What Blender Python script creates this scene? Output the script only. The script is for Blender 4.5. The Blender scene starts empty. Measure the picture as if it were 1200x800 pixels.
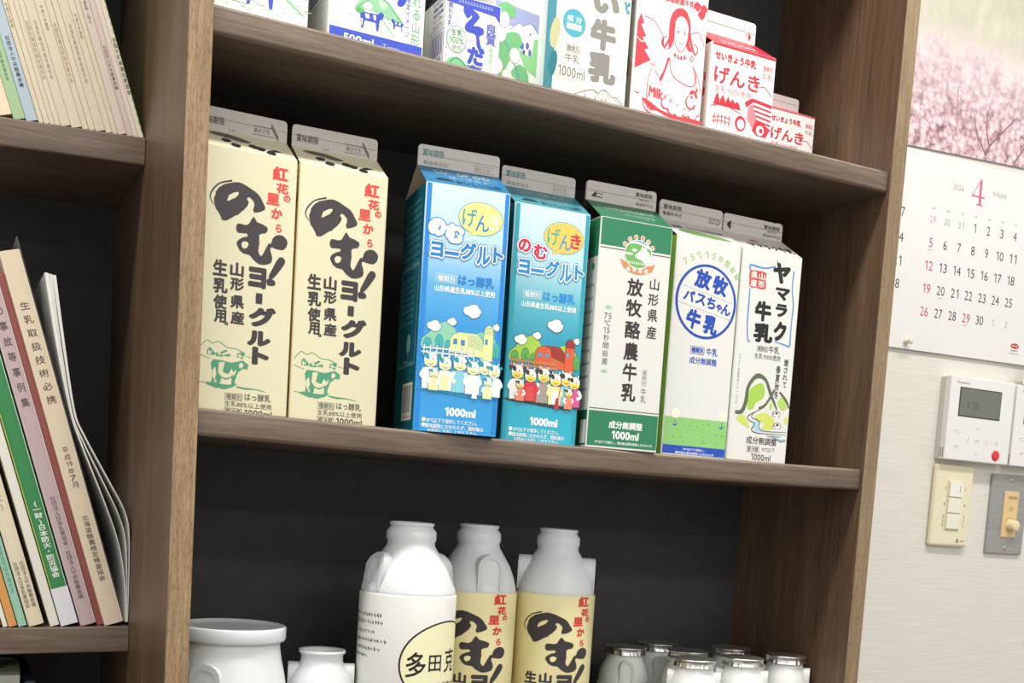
import bpy, bmesh, math, random
from mathutils import Vector, Matrix
from mathutils.geometry import tessellate_polygon
random.seed(7)
MM = 0.001
scene = bpy.context.scene
COL = scene.collection

# ------------------------------------------------------------------ camera
cam_d = bpy.data.cameras.new('camera')
cam_d.sensor_width = 36.0
cam_d.lens = 1349.97 / 1200 * 36.0
cam_d.shift_y = (714.737 - 400) / 1200
cam_d.clip_start = 0.01
cam = bpy.data.objects.new('camera', cam_d)
COL.objects.link(cam)
_R = ((0.8940426467525429, -0.4432908298377599, 0.06466054414755552),
      (0.016044700661773072, -0.11255951789851015, -0.9935154364734999),
      (0.44769444196726615, 0.8892826294897507, -0.09352054062831838))
_x, _y, _z = Vector(_R[0]), -Vector(_R[1]), -Vector(_R[2])
cam.matrix_world = Matrix(((_x.x, _y.x, _z.x, -0.168785), (_x.y, _y.y, _z.y, -0.862465),
                           (_x.z, _y.z, _z.z, -0.052470), (0, 0, 0, 1)))
scene.camera = cam

# ------------------------------------------------------------------ world, lights, exposure
world = bpy.data.worlds.new('room_ambience')
scene.world = world
world.use_nodes = True
bg = world.node_tree.nodes['Background']
bg.inputs[0].default_value = (1.0, 0.985, 0.95, 1)
bg.inputs[1].default_value = 0.66


def area(name, loc, sx, sy, power, color):
    l = bpy.data.lights.new(name, 'AREA')
    l.shape = 'RECTANGLE'; l.size = sx; l.size_y = sy
    l.energy = power; l.color = color
    o = bpy.data.objects.new(name, l)
    COL.objects.link(o)
    o.location = loc
    return o


WARM = (1.0, 0.975, 0.925)
area('ceiling_lamp_near', (0.2, -0.28, 1.03), 2.4, 0.12, 26, WARM)
area('ceiling_lamp_middle', (0.45, -1.85, 1.03), 1.25, 0.25, 15, WARM)
area('ceiling_lamp_far', (0.45, -3.4, 1.03), 1.25, 0.25, 26, WARM)

vs = scene.view_settings
vs.view_transform = 'Standard'
vs.look = 'None'
vs.gamma = 1.0
vs.use_curve_mapping = False
vs.exposure = 0.12


# ------------------------------------------------------------------ materials
def lin(h):
    h = h.lstrip('#')
    out = []
    for i in (0, 2, 4):
        c = int(h[i:i + 2], 16) / 255
        out.append(c / 12.92 if c <= 0.04045 else ((c + 0.055) / 1.055) ** 2.4)
    return tuple(out) + (1.0,)


_M = {}


def mat(h, rough=0.45, metal=0.0, spec=0.4, sss=0.0, name=None):
    key = (h, rough, metal, spec, sss)
    if key in _M:
        return _M[key]
    m = bpy.data.materials.new(name or 'colour_' + h.lstrip('#'))
    m.use_nodes = True
    nt = m.node_tree
    b = nt.nodes['Principled BSDF']
    b.inputs['Base Color'].default_value = lin(h)
    b.inputs['Roughness'].default_value = rough
    b.inputs['Metallic'].default_value = metal
    b.inputs['Specular IOR Level'].default_value = spec
    if sss:
        b.inputs['Subsurface Weight'].default_value = sss
        b.inputs['Subsurface Scale'].default_value = 0.01
        b.inputs['Subsurface Radius'].default_value = (1, 0.95, 0.9)
    _M[key] = m
    return m


def ramp_mat(name, stops, axis=2, lo=0.0, hi=1.0, rough=0.4):
    """printed colour gradient along one object axis (metres)"""
    m = bpy.data.materials.new(name); m.use_nodes = True
    nt = m.node_tree; b = nt.nodes['Principled BSDF']; b.inputs['Roughness'].default_value = rough
    tc = nt.nodes.new('ShaderNodeTexCoord'); sx = nt.nodes.new('ShaderNodeSeparateXYZ')
    mr = nt.nodes.new('ShaderNodeMapRange'); mr.inputs[1].default_value = lo; mr.inputs[2].default_value = hi
    cr = nt.nodes.new('ShaderNodeValToRGB')
    while len(cr.color_ramp.elements) < len(stops):
        cr.color_ramp.elements.new(0.5)
    for e, (p, c) in zip(cr.color_ramp.elements, stops):
        e.position = p; e.color = lin(c)
    nt.links.new(tc.outputs['Object'], sx.inputs[0]); nt.links.new(sx.outputs[axis], mr.inputs[0])
    nt.links.new(mr.outputs[0], cr.inputs[0]); nt.links.new(cr.outputs[0], b.inputs['Base Color'])
    return m


def wood(name, c1, c2, c3, axis, scale=1.0, rough=0.45, bump=0.15, fleck=0.0):
    """grain stretched along one axis, in object coordinates"""
    m = bpy.data.materials.new(name); m.use_nodes = True
    nt = m.node_tree; N = nt.nodes; L = nt.links
    b = N['Principled BSDF']; b.inputs['Roughness'].default_value = rough
    b.inputs['Specular IOR Level'].default_value = 0.35
    tc = N.new('ShaderNodeTexCoord'); mp = N.new('ShaderNodeMapping')
    s = [260 * scale] * 3; s[axis] = 14 * scale
    mp.inputs['Scale'].default_value = s
    L.new(tc.outputs['Object'], mp.inputs['Vector'])
    n1 = N.new('ShaderNodeTexNoise'); n1.inputs['Scale'].default_value = 1.0
    n1.inputs['Detail'].default_value = 6; n1.inputs['Roughness'].default_value = 0.62
    n1.inputs['Distortion'].default_value = 0.5
    L.new(mp.outputs[0], n1.inputs['Vector'])
    cr = N.new('ShaderNodeValToRGB'); e = cr.color_ramp.elements
    e[0].position = 0.3; e[0].color = lin(c1); e[1].position = 0.72; e[1].color = lin(c3)
    k = e.new(0.5); k.color = lin(c2)
    L.new(n1.outputs[0], cr.inputs[0])
    mp2 = N.new('ShaderNodeMapping'); s2 = [34 * scale] * 3; s2[axis] = 3.5 * scale
    mp2.inputs['Scale'].default_value = s2
    L.new(tc.outputs['Object'], mp2.inputs['Vector'])
    n2 = N.new('ShaderNodeTexNoise'); n2.inputs['Scale'].default_value = 1.0; n2.inputs['Detail'].default_value = 3
    L.new(mp2.outputs[0], n2.inputs['Vector'])
    mx = N.new('ShaderNodeMix'); mx.data_type = 'RGBA'; mx.blend_type = 'SOFT_LIGHT'; mx.inputs[0].default_value = 0.55
    L.new(cr.outputs[0], mx.inputs[6]); L.new(n2.outputs[0], mx.inputs[7])
    last = mx.outputs[2]
    if fleck:
        mp3 = N.new('ShaderNodeMapping'); s3 = [900] * 3; s3[axis] = 150
        mp3.inputs['Scale'].default_value = s3
        L.new(tc.outputs['Object'], mp3.inputs['Vector'])
        n3 = N.new('ShaderNodeTexNoise'); n3.inputs['Scale'].default_value = 1.0; n3.inputs['Detail'].default_value = 2
        L.new(mp3.outputs[0], n3.inputs['Vector'])
        c3r = N.new('ShaderNodeValToRGB'); c3r.color_ramp.elements[0].position = 0.36; c3r.color_ramp.elements[1].position = 0.5
        c3r.color_ramp.elements[0].color = (1 - fleck, 1 - fleck, 1 - fleck, 1)
        L.new(n3.outputs[0], c3r.inputs[0])
        m3 = N.new('ShaderNodeMix'); m3.data_type = 'RGBA'; m3.blend_type = 'MULTIPLY'; m3.inputs[0].default_value = 1
        L.new(last, m3.inputs[6]); L.new(c3r.outputs[0], m3.inputs[7]); last = m3.outputs[2]
    L.new(last, b.inputs['Base Color'])
    bp = N.new('ShaderNodeBump'); bp.inputs['Strength'].default_value = bump; bp.inputs['Distance'].default_value = 0.0006
    L.new(n1.outputs[0], bp.inputs['Height']); L.new(bp.outputs[0], b.inputs['Normal'])
    return m


def noisy(name, c1, c2, sx, sy, sz, rough=0.8, bump=0.3, dist=0.0005, metal=0.0):
    m = bpy.data.materials.new(name); m.use_nodes = True
    nt = m.node_tree; N = nt.nodes; L = nt.links
    b = N['Principled BSDF']; b.inputs['Roughness'].default_value = rough; b.inputs['Metallic'].default_value = metal
    b.inputs['Specular IOR Level'].default_value = 0.3
    tc = N.new('ShaderNodeTexCoord'); mp = N.new('ShaderNodeMapping'); mp.inputs['Scale'].default_value = (sx, sy, sz)
    L.new(tc.outputs['Object'], mp.inputs['Vector'])
    n1 = N.new('ShaderNodeTexNoise'); n1.inputs['Scale'].default_value = 1.0; n1.inputs['Detail'].default_value = 4
    L.new(mp.outputs[0], n1.inputs['Vector'])
    cr = N.new('ShaderNodeValToRGB'); e = cr.color_ramp.elements
    e[0].position = 0.35; e[0].color = lin(c1); e[1].position = 0.65; e[1].color = lin(c2)
    L.new(n1.outputs[0], cr.inputs[0]); L.new(cr.outputs[0], b.inputs['Base Color'])
    bp = N.new('ShaderNodeBump'); bp.inputs['Strength'].default_value = bump; bp.inputs['Distance'].default_value = dist
    L.new(n1.outputs[0], bp.inputs['Height']); L.new(bp.outputs[0], b.inputs['Normal'])
    return m


M_SHELF = wood('dark_walnut_shelf', '#5d4e43', '#6f5f52', '#81705f', 0, rough=0.34)
M_SIDE = wood('dark_walnut_panel', '#5a4536', '#68523f', '#755e4a', 2, rough=0.4)
M_EDGE = wood('light_oak_edge', '#866c4e', '#987e5e', '#ab9272', 2, scale=1.6, rough=0.5, fleck=0.3)
M_EDGE_R = wood('brown_oak_edge', '#7f6a50', '#8c765a', '#9a8468', 2, scale=1.6, rough=0.5, fleck=0.2)
M_BACK = noisy('charcoal_back_board', '#3a3a38', '#403f3d', 40, 40, 40, rough=0.6, bump=0.02)
M_WALL = noisy('woven_wallpaper', '#dedbd1', '#e6e3da', 14, 14, 520, rough=0.85, bump=0.25, dist=0.0004)
M_FLOOR = noisy('floor_carpet_tile', '#6d6862', '#7a756e', 300, 300, 300, rough=0.95)


# ------------------------------------------------------------------ object helpers
def tag(o, label=None, cat=None, group=None, kind=None):
    if label: o['label'] = label
    if cat: o['category'] = cat
    if group: o['group'] = group
    if kind: o['kind'] = kind
    return o


def empty(name, loc, label, cat, rz=0.0, ry=0.0, group=None):
    o = bpy.data.objects.new(name, None)
    COL.objects.link(o)
    o.empty_display_size = 0.02
    o.location = Vector(loc) * MM
    o.rotation_euler = (0, ry, rz)
    return tag(o, label, cat, group)


def link(name, me, parent=None, loc=None):
    o = bpy.data.objects.new(name, me)
    COL.objects.link(o)
    if parent: o.parent = parent
    if loc: o.location = Vector(loc) * MM
    return o


class MB:
    """collects faces in millimetres"""
    def __init__(s):
        s.v = []; s.f = []; s.m = []; s.mats = []; s.smooth = []

    def mi(s, m):
        if m not in s.mats: s.mats.append(m)
        return s.mats.index(m)

    def add(s, verts, faces, m, smooth=False):
        b = len(s.v); k = s.mi(m)
        s.v += [tuple(p) for p in verts]
        for f in faces:
            s.f.append(tuple(b + i for i in f)); s.m.append(k); s.smooth.append(smooth)

    def box(s, x0, x1, y0, y1, z0, z1, m, bev=0.0):
        if bev <= 0:
            v = [(x0, y0, z0), (x1, y0, z0), (x1, y1, z0), (x0, y1, z0), (x0, y0, z1), (x1, y0, z1), (x1, y1, z1), (x0, y1, z1)]
            s.add(v, [(0, 3, 2, 1), (4, 5, 6, 7), (0, 1, 5, 4), (1, 2, 6, 5), (2, 3, 7, 6), (3, 0, 4, 7)], m)
            return
        bm = bmesh.new()
        bmesh.ops.create_cube(bm, size=1.0)
        for q in bm.verts:
            q.co = Vector(((x0 + x1) / 2 + q.co.x * (x1 - x0), (y0 + y1) / 2 + q.co.y * (y1 - y0), (z0 + z1) / 2 + q.co.z * (z1 - z0)))
        bmesh.ops.bevel(bm, geom=list(bm.edges), offset=bev, segments=3, profile=0.5, affect='EDGES')
        bm.verts.index_update()
        s.add([q.co[:] for q in bm.verts], [[q.index for q in f.verts] for f in bm.faces], m, False)
        bm.free()

    def lathe(s, prof, m, n=48, cx=0, cy=0, z0=0, cap_top=False, cap_bot=True, wav=None):
        """prof: list of (r, z) from top to bottom"""
        v = []
        for (r, z) in prof:
            for i in range(n):
                a = 2 * math.pi * i / n
                rr = r + (wav(i, r, z) if wav else 0)
                v.append((cx + rr * math.cos(a), cy + rr * math.sin(a), z0 + z))
        f = []
        for k in range(len(prof) - 1):
            for i in range(n):
                j = (i + 1) % n
                f.append((k * n + i, (k + 1) * n + i, (k + 1) * n + j, k * n + j))
        s.add(v, f, m, True)
        if cap_top: s.add(v[:n], [tuple(range(n))], m)
        if cap_bot: s.add(v[-n:], [tuple(reversed(range(n)))], m)

    def extrude(s, pts, fn, d0, d1, m, smooth=False):
        """2-D outline (ccw) pushed from depth d0 to d1 through fn(a, b, d) -> xyz"""
        n = len(pts)
        v = [fn(a, b, d0) for a, b in pts] + [fn(a, b, d1) for a, b in pts]
        s.add(v, [tuple(range(n)), tuple(reversed(range(n, 2 * n)))], m)
        s.add(v, [(i, i + n, (i + 1) % n + n, (i + 1) % n) for i in range(n)], m, smooth)

    def build(s, name, parent=None, loc=None):
        me = bpy.data.meshes.new(name)
        me.from_pydata([(a * MM, b * MM, c * MM) for a, b, c in s.v], [], s.f)
        for m in s.mats: me.materials.append(m)
        me.polygons.foreach_set('material_index', s.m)
        me.polygons.foreach_set('use_smooth', s.smooth)
        me.update()
        return link(name, me, parent, loc)


# ------------------------------------------------------------------ lettering
_G = {}


def glyph(ch, bold=0.0):
    k = (ch, bold)
    if k in _G: return _G[k]
    if ch == '1':
        _G[k] = ([(0.27, 0), (0.36, 0), (0.36, 0.7), (0.28, 0.7), (0.1, 0.58), (0.1, 0.49), (0.27, 0.6)], [(0, 1, 2, 3, 6), (3, 4, 5, 6)], 0.48)
        return _G[k]
    c = bpy.data.curves.new('glyph', 'FONT')
    c.body = ch; c.size = 1.0; c.offset = bold; c.fill_mode = 'FRONT'; c.resolution_u = 3
    o = bpy.data.objects.new('glyph', c)
    me = o.to_mesh()
    v = [(p.co.x, p.co.y) for p in me.vertices]
    f = [tuple(p.vertices) for p in me.polygons]
    o.to_mesh_clear()
    bpy.data.objects.remove(o); bpy.data.curves.remove(c)
    if ch in ' 　' or not v:
        g = ([], [], 0.3)
    else:
        xs = [a for a, b in v]
        wide = ord(ch) > 0x2000
        g = (v, f, 1.0 if wide else max(xs) + 0.06)
    _G[k] = g
    return g


class Print:
    """flat print on a surface: fn(u, v, lift) -> xyz in mm; cut: largest piece across on a curved surface"""
    def __init__(s, fn, step=None, cut=None, name='front_print'):
        s.fn = fn; s.step = step or (0.07 if cut else 0.03); s.n = 0; s.cut = cut; s.secs = {}; s.sec(name)

    def sec(s, name):
        """what follows goes into its own mesh of this name"""
        s.mb = s.secs.setdefault(name, MB())

    def put(s, pts, faces, lay, m):
        if s.cut:
            P = list(pts); out = []
            stack = []
            for f in faces:
                if len(f) == 3: stack.append(f)
                else:
                    for t in tessellate_polygon([[Vector((P[i][0], P[i][1], 0)) for i in f]]): stack.append(tuple(f[q] for q in t))
            memo = {}
            while stack:
                a, b, c = stack.pop()
                L = [(math.dist(P[a], P[b]), a, b, c), (math.dist(P[b], P[c]), b, c, a), (math.dist(P[c], P[a]), c, a, b)]
                d, p, q, r = max(L)
                if d <= s.cut: out.append((a, b, c)); continue
                k = (min(p, q), max(p, q))
                if k not in memo:
                    memo[k] = len(P); P.append(((P[p][0] + P[q][0]) / 2, (P[p][1] + P[q][1]) / 2))
                mi = memo[k]; stack += [(p, mi, r), (mi, q, r)]
            pts, faces = P, out
        s.n += 1
        lift = (lay + (s.n % 45) * 0.021) * s.step     # no two prints share a plane
        s.mb.add([s.fn(u, v, lift) for u, v in pts], faces, mat(m) if isinstance(m, str) else m)

    def poly(s, pts, col, lay=1):
        s.put(pts, [tuple(range(len(pts)))], lay, col)

    def rect(s, u0, u1, v0, v1, col, lay=1):
        s.put([(u0, v0), (u1, v0), (u1, v1), (u0, v1)], [(0, 1, 2, 3)], lay, col)

    def frame(s, u, v, w, h, t, col, lay=2):
        a, b, c, d = u - w / 2, u + w / 2, v - h / 2, v + h / 2
        s.rect(a, b, c, c + t, col, lay); s.rect(a, b, d - t, d, col, lay)
        s.rect(a, a + t, c, d, col, lay); s.rect(b - t, b, c, d, col, lay)

    def ellipse(s, u, v, rx, ry, col, lay=1, n=28, rot=0.0):
        c, q = math.cos(rot), math.sin(rot)
        pts = [(u, v)]
        for i in range(n):
            a = 2 * math.pi * i / n
            x, y = rx * math.cos(a), ry * math.sin(a)
            pts.append((u + c * x - q * y, v + q * x + c * y))
        s.put(pts, [(0, i + 1, (i + 1) % n + 1) for i in range(n)], lay, col)

    def ring(s, u, v, rx, ry, t, col, lay=1, n=40):
        s.stroke([(u + rx * math.cos(2 * math.pi * i / n), v + ry * math.sin(2 * math.pi * i / n)) for i in range(n)], t, col, lay, closed=True, sm=0)

    def stroke(s, pts, w, col, lay=2, closed=False, sm=3):
        """ribbon along points; w is a width or a list of widths"""
        n = len(pts)
        ws = list(w) if isinstance(w, (list, tuple)) else [w] * n
        if sm and n > 2 and not closed:
            P = []; W = []
            for i in range(n - 1):
                p0 = pts[max(i - 1, 0)]; p1 = pts[i]; p2 = pts[i + 1]; p3 = pts[min(i + 2, n - 1)]
                for k in range(sm):
                    t = k / sm
                    P.append(tuple(0.5 * (2 * p1[j] + (p2[j] - p0[j]) * t + (2 * p0[j] - 5 * p1[j] + 4 * p2[j] - p3[j]) * t * t
                                          + (-p0[j] + 3 * p1[j] - 3 * p2[j] + p3[j]) * t ** 3) for j in (0, 1)))
                    W.append(ws[i] + (ws[i + 1] - ws[i]) * t)
            P.append(pts[-1]); W.append(ws[-1]); pts = P; ws = W; n = len(pts)
        L = []; R = []
        for i in range(n):
            a = pts[(i - 1) % n] if closed or i else pts[0]
            b = pts[(i + 1) % n] if closed or i < n - 1 else pts[-1]
            dx, dy = b[0] - a[0], b[1] - a[1]; d = math.hypot(dx, dy) or 1
            L.append((pts[i][0] - dy / d * ws[i] / 2, pts[i][1] + dx / d * ws[i] / 2))
            R.append((pts[i][0] + dy / d * ws[i] / 2, pts[i][1] - dx / d * ws[i] / 2))
        s.put(L + R, [(i, n + i, n + (i + 1) % n, (i + 1) % n) for i in range(n if closed else n - 1)], lay, col)

    @staticmethod
    def layout(t, vertical=False, gap=0.0):
        V = []; F = []; x = 0.0; y = 0.0
        for ch in t:
            gv, gf, adv = glyph(ch)
            b = len(V)
            if vertical:
                mx = (min(a for a, _ in gv) + max(a for a, _ in gv)) / 2 if gv else 0
                if ch in '。、': mx -= 0.3
                V += [(a - mx, c + y) for a, c in gv]; y -= 1.02 + gap
            else:
                V += [(a + x, c) for a, c in gv]; x += adv + gap
            F += [tuple(b + i for i in f) for f in gf]
        return V, F

    def text(s, t, u, v, w=None, h=None, col='#222222', bold=0.0, lay=2, vertical=False, rot=0.0, gap=0.0):
        """string fitted into the box w x h centred on (u, v); bold: extra stroke radius in em"""
        V, F = s.layout(t, vertical, gap)
        if not V: return
        bold = max(bold, 0.0)
        x0 = min(a for a, _ in V) - bold; x1 = max(a for a, _ in V) + bold; y0 = min(c for _, c in V) - bold; y1 = max(c for _, c in V) + bold
        sx = w / (x1 - x0) if w else None; sy = h / (y1 - y0) if h else None
        sx = sx or sy; sy = sy or sx
        cs, sn = math.cos(rot), math.sin(rot)
        n = 0 if bold < 0.004 else 4 if bold < 0.025 else 8 if bold < 0.07 else 12
        for dx, dy in [(0.0, 0.0)] + [(bold * math.cos(2 * math.pi * (k + 0.5) / n), bold * math.sin(2 * math.pi * (k + 0.5) / n)) for k in range(n)]:
            P = []
            for a, c in V:
                p, q = (a + dx - (x0 + x1) / 2) * sx, (c + dy - (y0 + y1) / 2) * sy
                P.append((u + cs * p - sn * q, v + sn * p + cs * q))
            s.put(P, F, lay, col)

    def outlined(s, t, u, v, w, h, fill, mid, outer, bold, lay=3, grow=(1.1, 2.4)):
        """glyph with a coloured rim and an outer rim"""
        V, _ = s.layout(t)
        X = max(a for a, _ in V) - min(a for a, _ in V) + 2 * bold; Y = max(c for _, c in V) - min(c for _, c in V) + 2 * bold
        k = min(w / X, h / Y)
        for g, c, l in ((grow[1], outer, lay), (grow[0], mid, lay + 1), (0, fill, lay + 2)):
            if c: s.text(t, u, v, w + g * (w / X) / k, h + g * (h / Y) / k, c, bold + g / 2 / k, l)

    def build(s, name, parent):
        out = []
        for k, mb in s.secs.items():
            if mb.f:
                out.append(mb.build(name if k == 'front_print' else k, parent))
        return out


def plane_front(y, z0=0.0, x0=0.0):
    return lambda u, v, d: (x0 + u, y - 0.03 - d, v + z0)


def scribble(P, u, v, w, h, col, n=None, lay=2, t=0.35):
    """illegible tiny print: short dashes in a row"""
    n = n or max(3, int(w / h))
    st = w / n
    for i in range(n):
        a = u - w / 2 + i * st
        P.rect(a, a + st * 0.7, v - h / 2, v - h / 2 + h * t, col, lay)
        P.rect(a + st * 0.1, a + st * 0.6, v + h * 0.15, v + h * 0.15 + h * t, col, lay)
        P.rect(a + st * 0.28, a + st * 0.42, v - h / 2, v + h / 2, col, lay)


# ------------------------------------------------------------------ room shell
def struct(name, x0, x1, y0, y1, z0, z1, m):
    b = MB(); b.box(x0, x1, y0, y1, z0, z1, m)
    return tag(b.build(name), kind='structure')


struct('wall_back', -1500, 3200, 368, 468, -1450, 1150, M_WALL)
struct('floor', -1500, 3200, -4200, 368, -1490, -1450, M_FLOOR)

# ------------------------------------------------------------------ bookcase
case = empty('bookcase', (300, 180, -1450), 'dark brown wooden bookcase with pale oak front edges against the wallpapered wall', 'bookcase')
CO = Vector((300, 180, -1450))


def cpart(b, name, parent=case):
    o = b.build(name)
    o.parent = parent
    base = CO if parent is case else Vector((0, 0, 0))
    if parent is case: o.location = -base * MM
    return o


def sag2(x):
    t = min(max(x / 639.0, 0), 1)
    return 1.2 - 2.6 * 4 * t * (1 - t)


def board(name, x0, x1, y0, y1, ztop, th, r, sag=None, tilt=None, m=M_SHELF, parent=case):
    """shelf board with rounded front edge"""
    n = 24; b = MB(); prof = []
    for k in range(5):
        a = math.pi / 2 * k / 4
        prof.append((y0 + r - r * math.sin(a), ztop - r + r * math.cos(a) if False else ztop - r * (1 - math.cos(a))))
    for k in range(5):
        a = math.pi / 2 * k / 4
        prof.append((y0 + r - r * math.cos(a), ztop - th + r - r * math.sin(a)))
    prof += [(y1, ztop - th), (y1, ztop)]
    v = []; f = []; q = len(prof)
    for i in range(n + 1):
        x = x0 + (x1 - x0) * i / n
        dz = (sag(x) if sag else 0) + (tilt(x) if tilt else 0)
        v += [(x, y, z + dz) for y, z in prof]
    for i in range(n):
        for k in range(q):
            f.append((i * q + k, (i + 1) * q + k, (i + 1) * q + (k + 1) % q, i * q + (k + 1) % q))
    b.add(v, f, m, False)
    b.add(v[:q], [tuple(range(q))], m); b.add(v[-q:], [tuple(reversed(range(q)))], m)
    for i in range(len(b.smooth)): b.smooth[i] = len(b.f[i]) == 4 and (b.f[i][0] % q) < 9
    return cpart(b, name, parent)


Z_BOT, Z_TOP = -1450, 900
S1, S3 = 284.5, -300.0
# upright panels with edge strips
for (x0, x1, me) in ((-672.8, -656, M_EDGE), (-16.8, 0, M_EDGE), (639.4, 656.1, M_EDGE_R)):
    b = MB(); b.box(x0 + 0.2, x1 - 0.2, 1.0, 366, Z_BOT, Z_TOP, M_SIDE)
    p = cpart(b, 'side_panel')
    b = MB(); b.box(x0, x1, 0, 1.1, Z_BOT, Z_TOP, me, bev=0.4)
    e = b.build('edge_strip'); e.parent = p
    e['label'] = 'pale oak strip on the front edge of the upright panel'
# shelves of the display bay
for zt, sg in ((S1, None), (0.0, sag2), (S3, None), (S3 - 290, None), (S3 - 580, None), (584, None)):
    board('shelf', 0.8, 638.6, 4, 186.5, zt, 20.3, 3.2, sag=sg)
b = MB(); b.box(0.2, 639.2, 187, 191, Z_BOT + 60, Z_TOP - 20, M_BACK)
o = cpart(b, 'back_board'); o['label'] = 'black back board behind the cartons'
# shelves of the book bay, set back
LT1 = lambda x: 231.6 + (x + 16.8) * 0.045
LT2 = lambda x: -182.4 + (x + 16.8) * 0.024
board('shelf', -655.8, -17.2, 180, 364, 0, 22.6, 1.5, tilt=lambda x: LT1(max(x, -200)))
board('shelf', -655.8, -17.2, 180, 364, 0, 22.3, 1.5, tilt=lambda x: LT2(max(x, -200)))
board('shelf', -655.8, -17.2, 180, 364, -560, 22.3, 1.5)
board('shelf', -655.8, -17.2, 180, 364, 560, 22.3, 1.5)
b = MB(); b.box(-655.8, -17.0, 364.5, 367.0, Z_BOT + 60, Z_TOP - 20, M_BACK)
cpart(b, 'back_board')
b = MB(); b.box(-672.8, 656.1, 0, 367, Z_TOP, Z_TOP + 22, M_SHELF, bev=1.5); cpart(b, 'top_board')
b = MB(); b.box(-656, 639, 20, 40, Z_BOT, Z_BOT + 58, M_SHELF); cpart(b, 'plinth')

# ------------------------------------------------------------------ gable-top cartons
FIN = '#cdc7c0'


def carton(name, label, cx, y0, yaw, zr, W, D, Hs, fb, ft, front, side, gable, fin=FIN, gusset='#d8d2c6', fw=None, group=None, cat='milk carton', notch=0):
    """origin at the base centre; Hs / fb / ft are heights above the base"""
    root = empty(name, (cx, y0 + D / 2, zr), label, cat, rz=yaw, group=group)
    m = lambda c: mat(c, 0.38) if isinstance(c, str) else c
    front, side, gable, gusset = m(front), m(side), m(gable), m(gusset)
    a, d, c = W / 2, D / 2, 0.9
    ring = [(-a + c, -d), (a - c, -d), (a, -d + c), (a, d - c), (a - c, d), (-a + c, d), (-a, d - c), (-a, -d + c)]
    b = MB()
    lo = [(x, y, 0) for x, y in ring]; hi = [(x, y, Hs) for x, y in ring]
    b.add(lo, [tuple(reversed(range(8)))], side)
    v = lo + hi
    for i, mm in ((0, front), (1, front), (2, side), (3, side), (4, side), (5, side), (6, side), (7, front)):
        j = (i + 1) % 8
        b.add([v[i], v[j], v[8 + j], v[8 + i]], [(0, 1, 2, 3)], mm)
    w = (fw or W - 0.6) / 2
    P = [(-w, -1.2, fb), (w, -1.2, fb), (w, 1.2, fb), (-w, 1.2, fb)]
    b.add([hi[0], hi[1], P[1], P[0]], [(0, 1, 2, 3)], gable)
    b.add([hi[4], hi[5], P[3], P[2]], [(0, 1, 2, 3)], gable)
    for (A, A2, B2, B, Pf, Pb, sx) in ((hi[0], hi[7], hi[6], hi[5], P[0], P[3], -1), (hi[1], hi[2], hi[3], hi[4], P[1], P[2], 1)):
        Mi = (sx * a * 0.12, 0, fb - 0.5)
        b.add([A2, B2, Mi], [(0, 1, 2)], gusset)
        b.add([A, A2, Pf], [(0, 1, 2)], gable); b.add([B2, B, Pb], [(0, 1, 2)], gable)
        b.add([A2, Mi, Pf], [(0, 1, 2)], gusset); b.add([B2, Pb, Mi], [(0, 1, 2)], gusset)
    b.build('body', root)
    # sealed fin
    r = min(3.0, (ft - fb) * 0.25); pts = [(-w, fb), (w, fb)]
    for k in range(5):
        t = math.pi / 2 * k / 4
        pts.append((w - r + r * math.cos(t), ft - r + r * math.sin(t)))
    if notch:
        nx = notch * w * 0.72
        pts += [(nx + 1.5, ft), (nx + 0.6, ft - 0.8), (nx - 0.6, ft - 0.8), (nx - 1.5, ft - 0.2)] if notch > 0 else []
    for k in range(5):
        t = math.pi / 2 * (1 + k / 4)
        pts.append((-w + r + r * math.cos(t), ft - r + r * math.sin(t)))
    b = MB(); b.extrude(pts, lambda p, q, dd: (p, dd, q), -1.2, 1.2, mat(fin, 0.6))
    b.build('sealing_fin', root)
    root['_s'] = 0; del root['_s']
    fr = Print(lambda u, v, dd: (u, -d - 0.03 - dd, max(v - zr, 0.25)))
    sl = math.hypot(d - 1.2, fb - Hs)
    ny, nz = -(fb - Hs) / sl, (d - 1.2) / sl
    gb = Print(lambda u, t, dd: (u, -d + (d - 1.2) * t + ny * (0.04 + dd), Hs + (fb - Hs) * t + nz * (0.04 + dd)))
    fp = Print(lambda u, t, dd: (u, -1.24 - dd, fb + (ft - fb) * t))
    ls = Print(lambda u, v, dd: (-a - 0.03 - dd, -u, max(v - zr, 0.25)))   # left side, u from back (-) to front (+)
    fp.stroke([(-w + 0.5, 0.52), (w - 0.5, 0.5)], 0.012 * 3, '#9c948c', 1, sm=0)
    return root, fr, gb, fp, ls


def done(root, fr, gb, fp, ls, side_label=None):
    fr.build('front_print', root); gb.build('gable_print', root); fp.build('fin_print', root)
    ls.build('side_print', root)


INK = '#3c3638'
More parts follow.
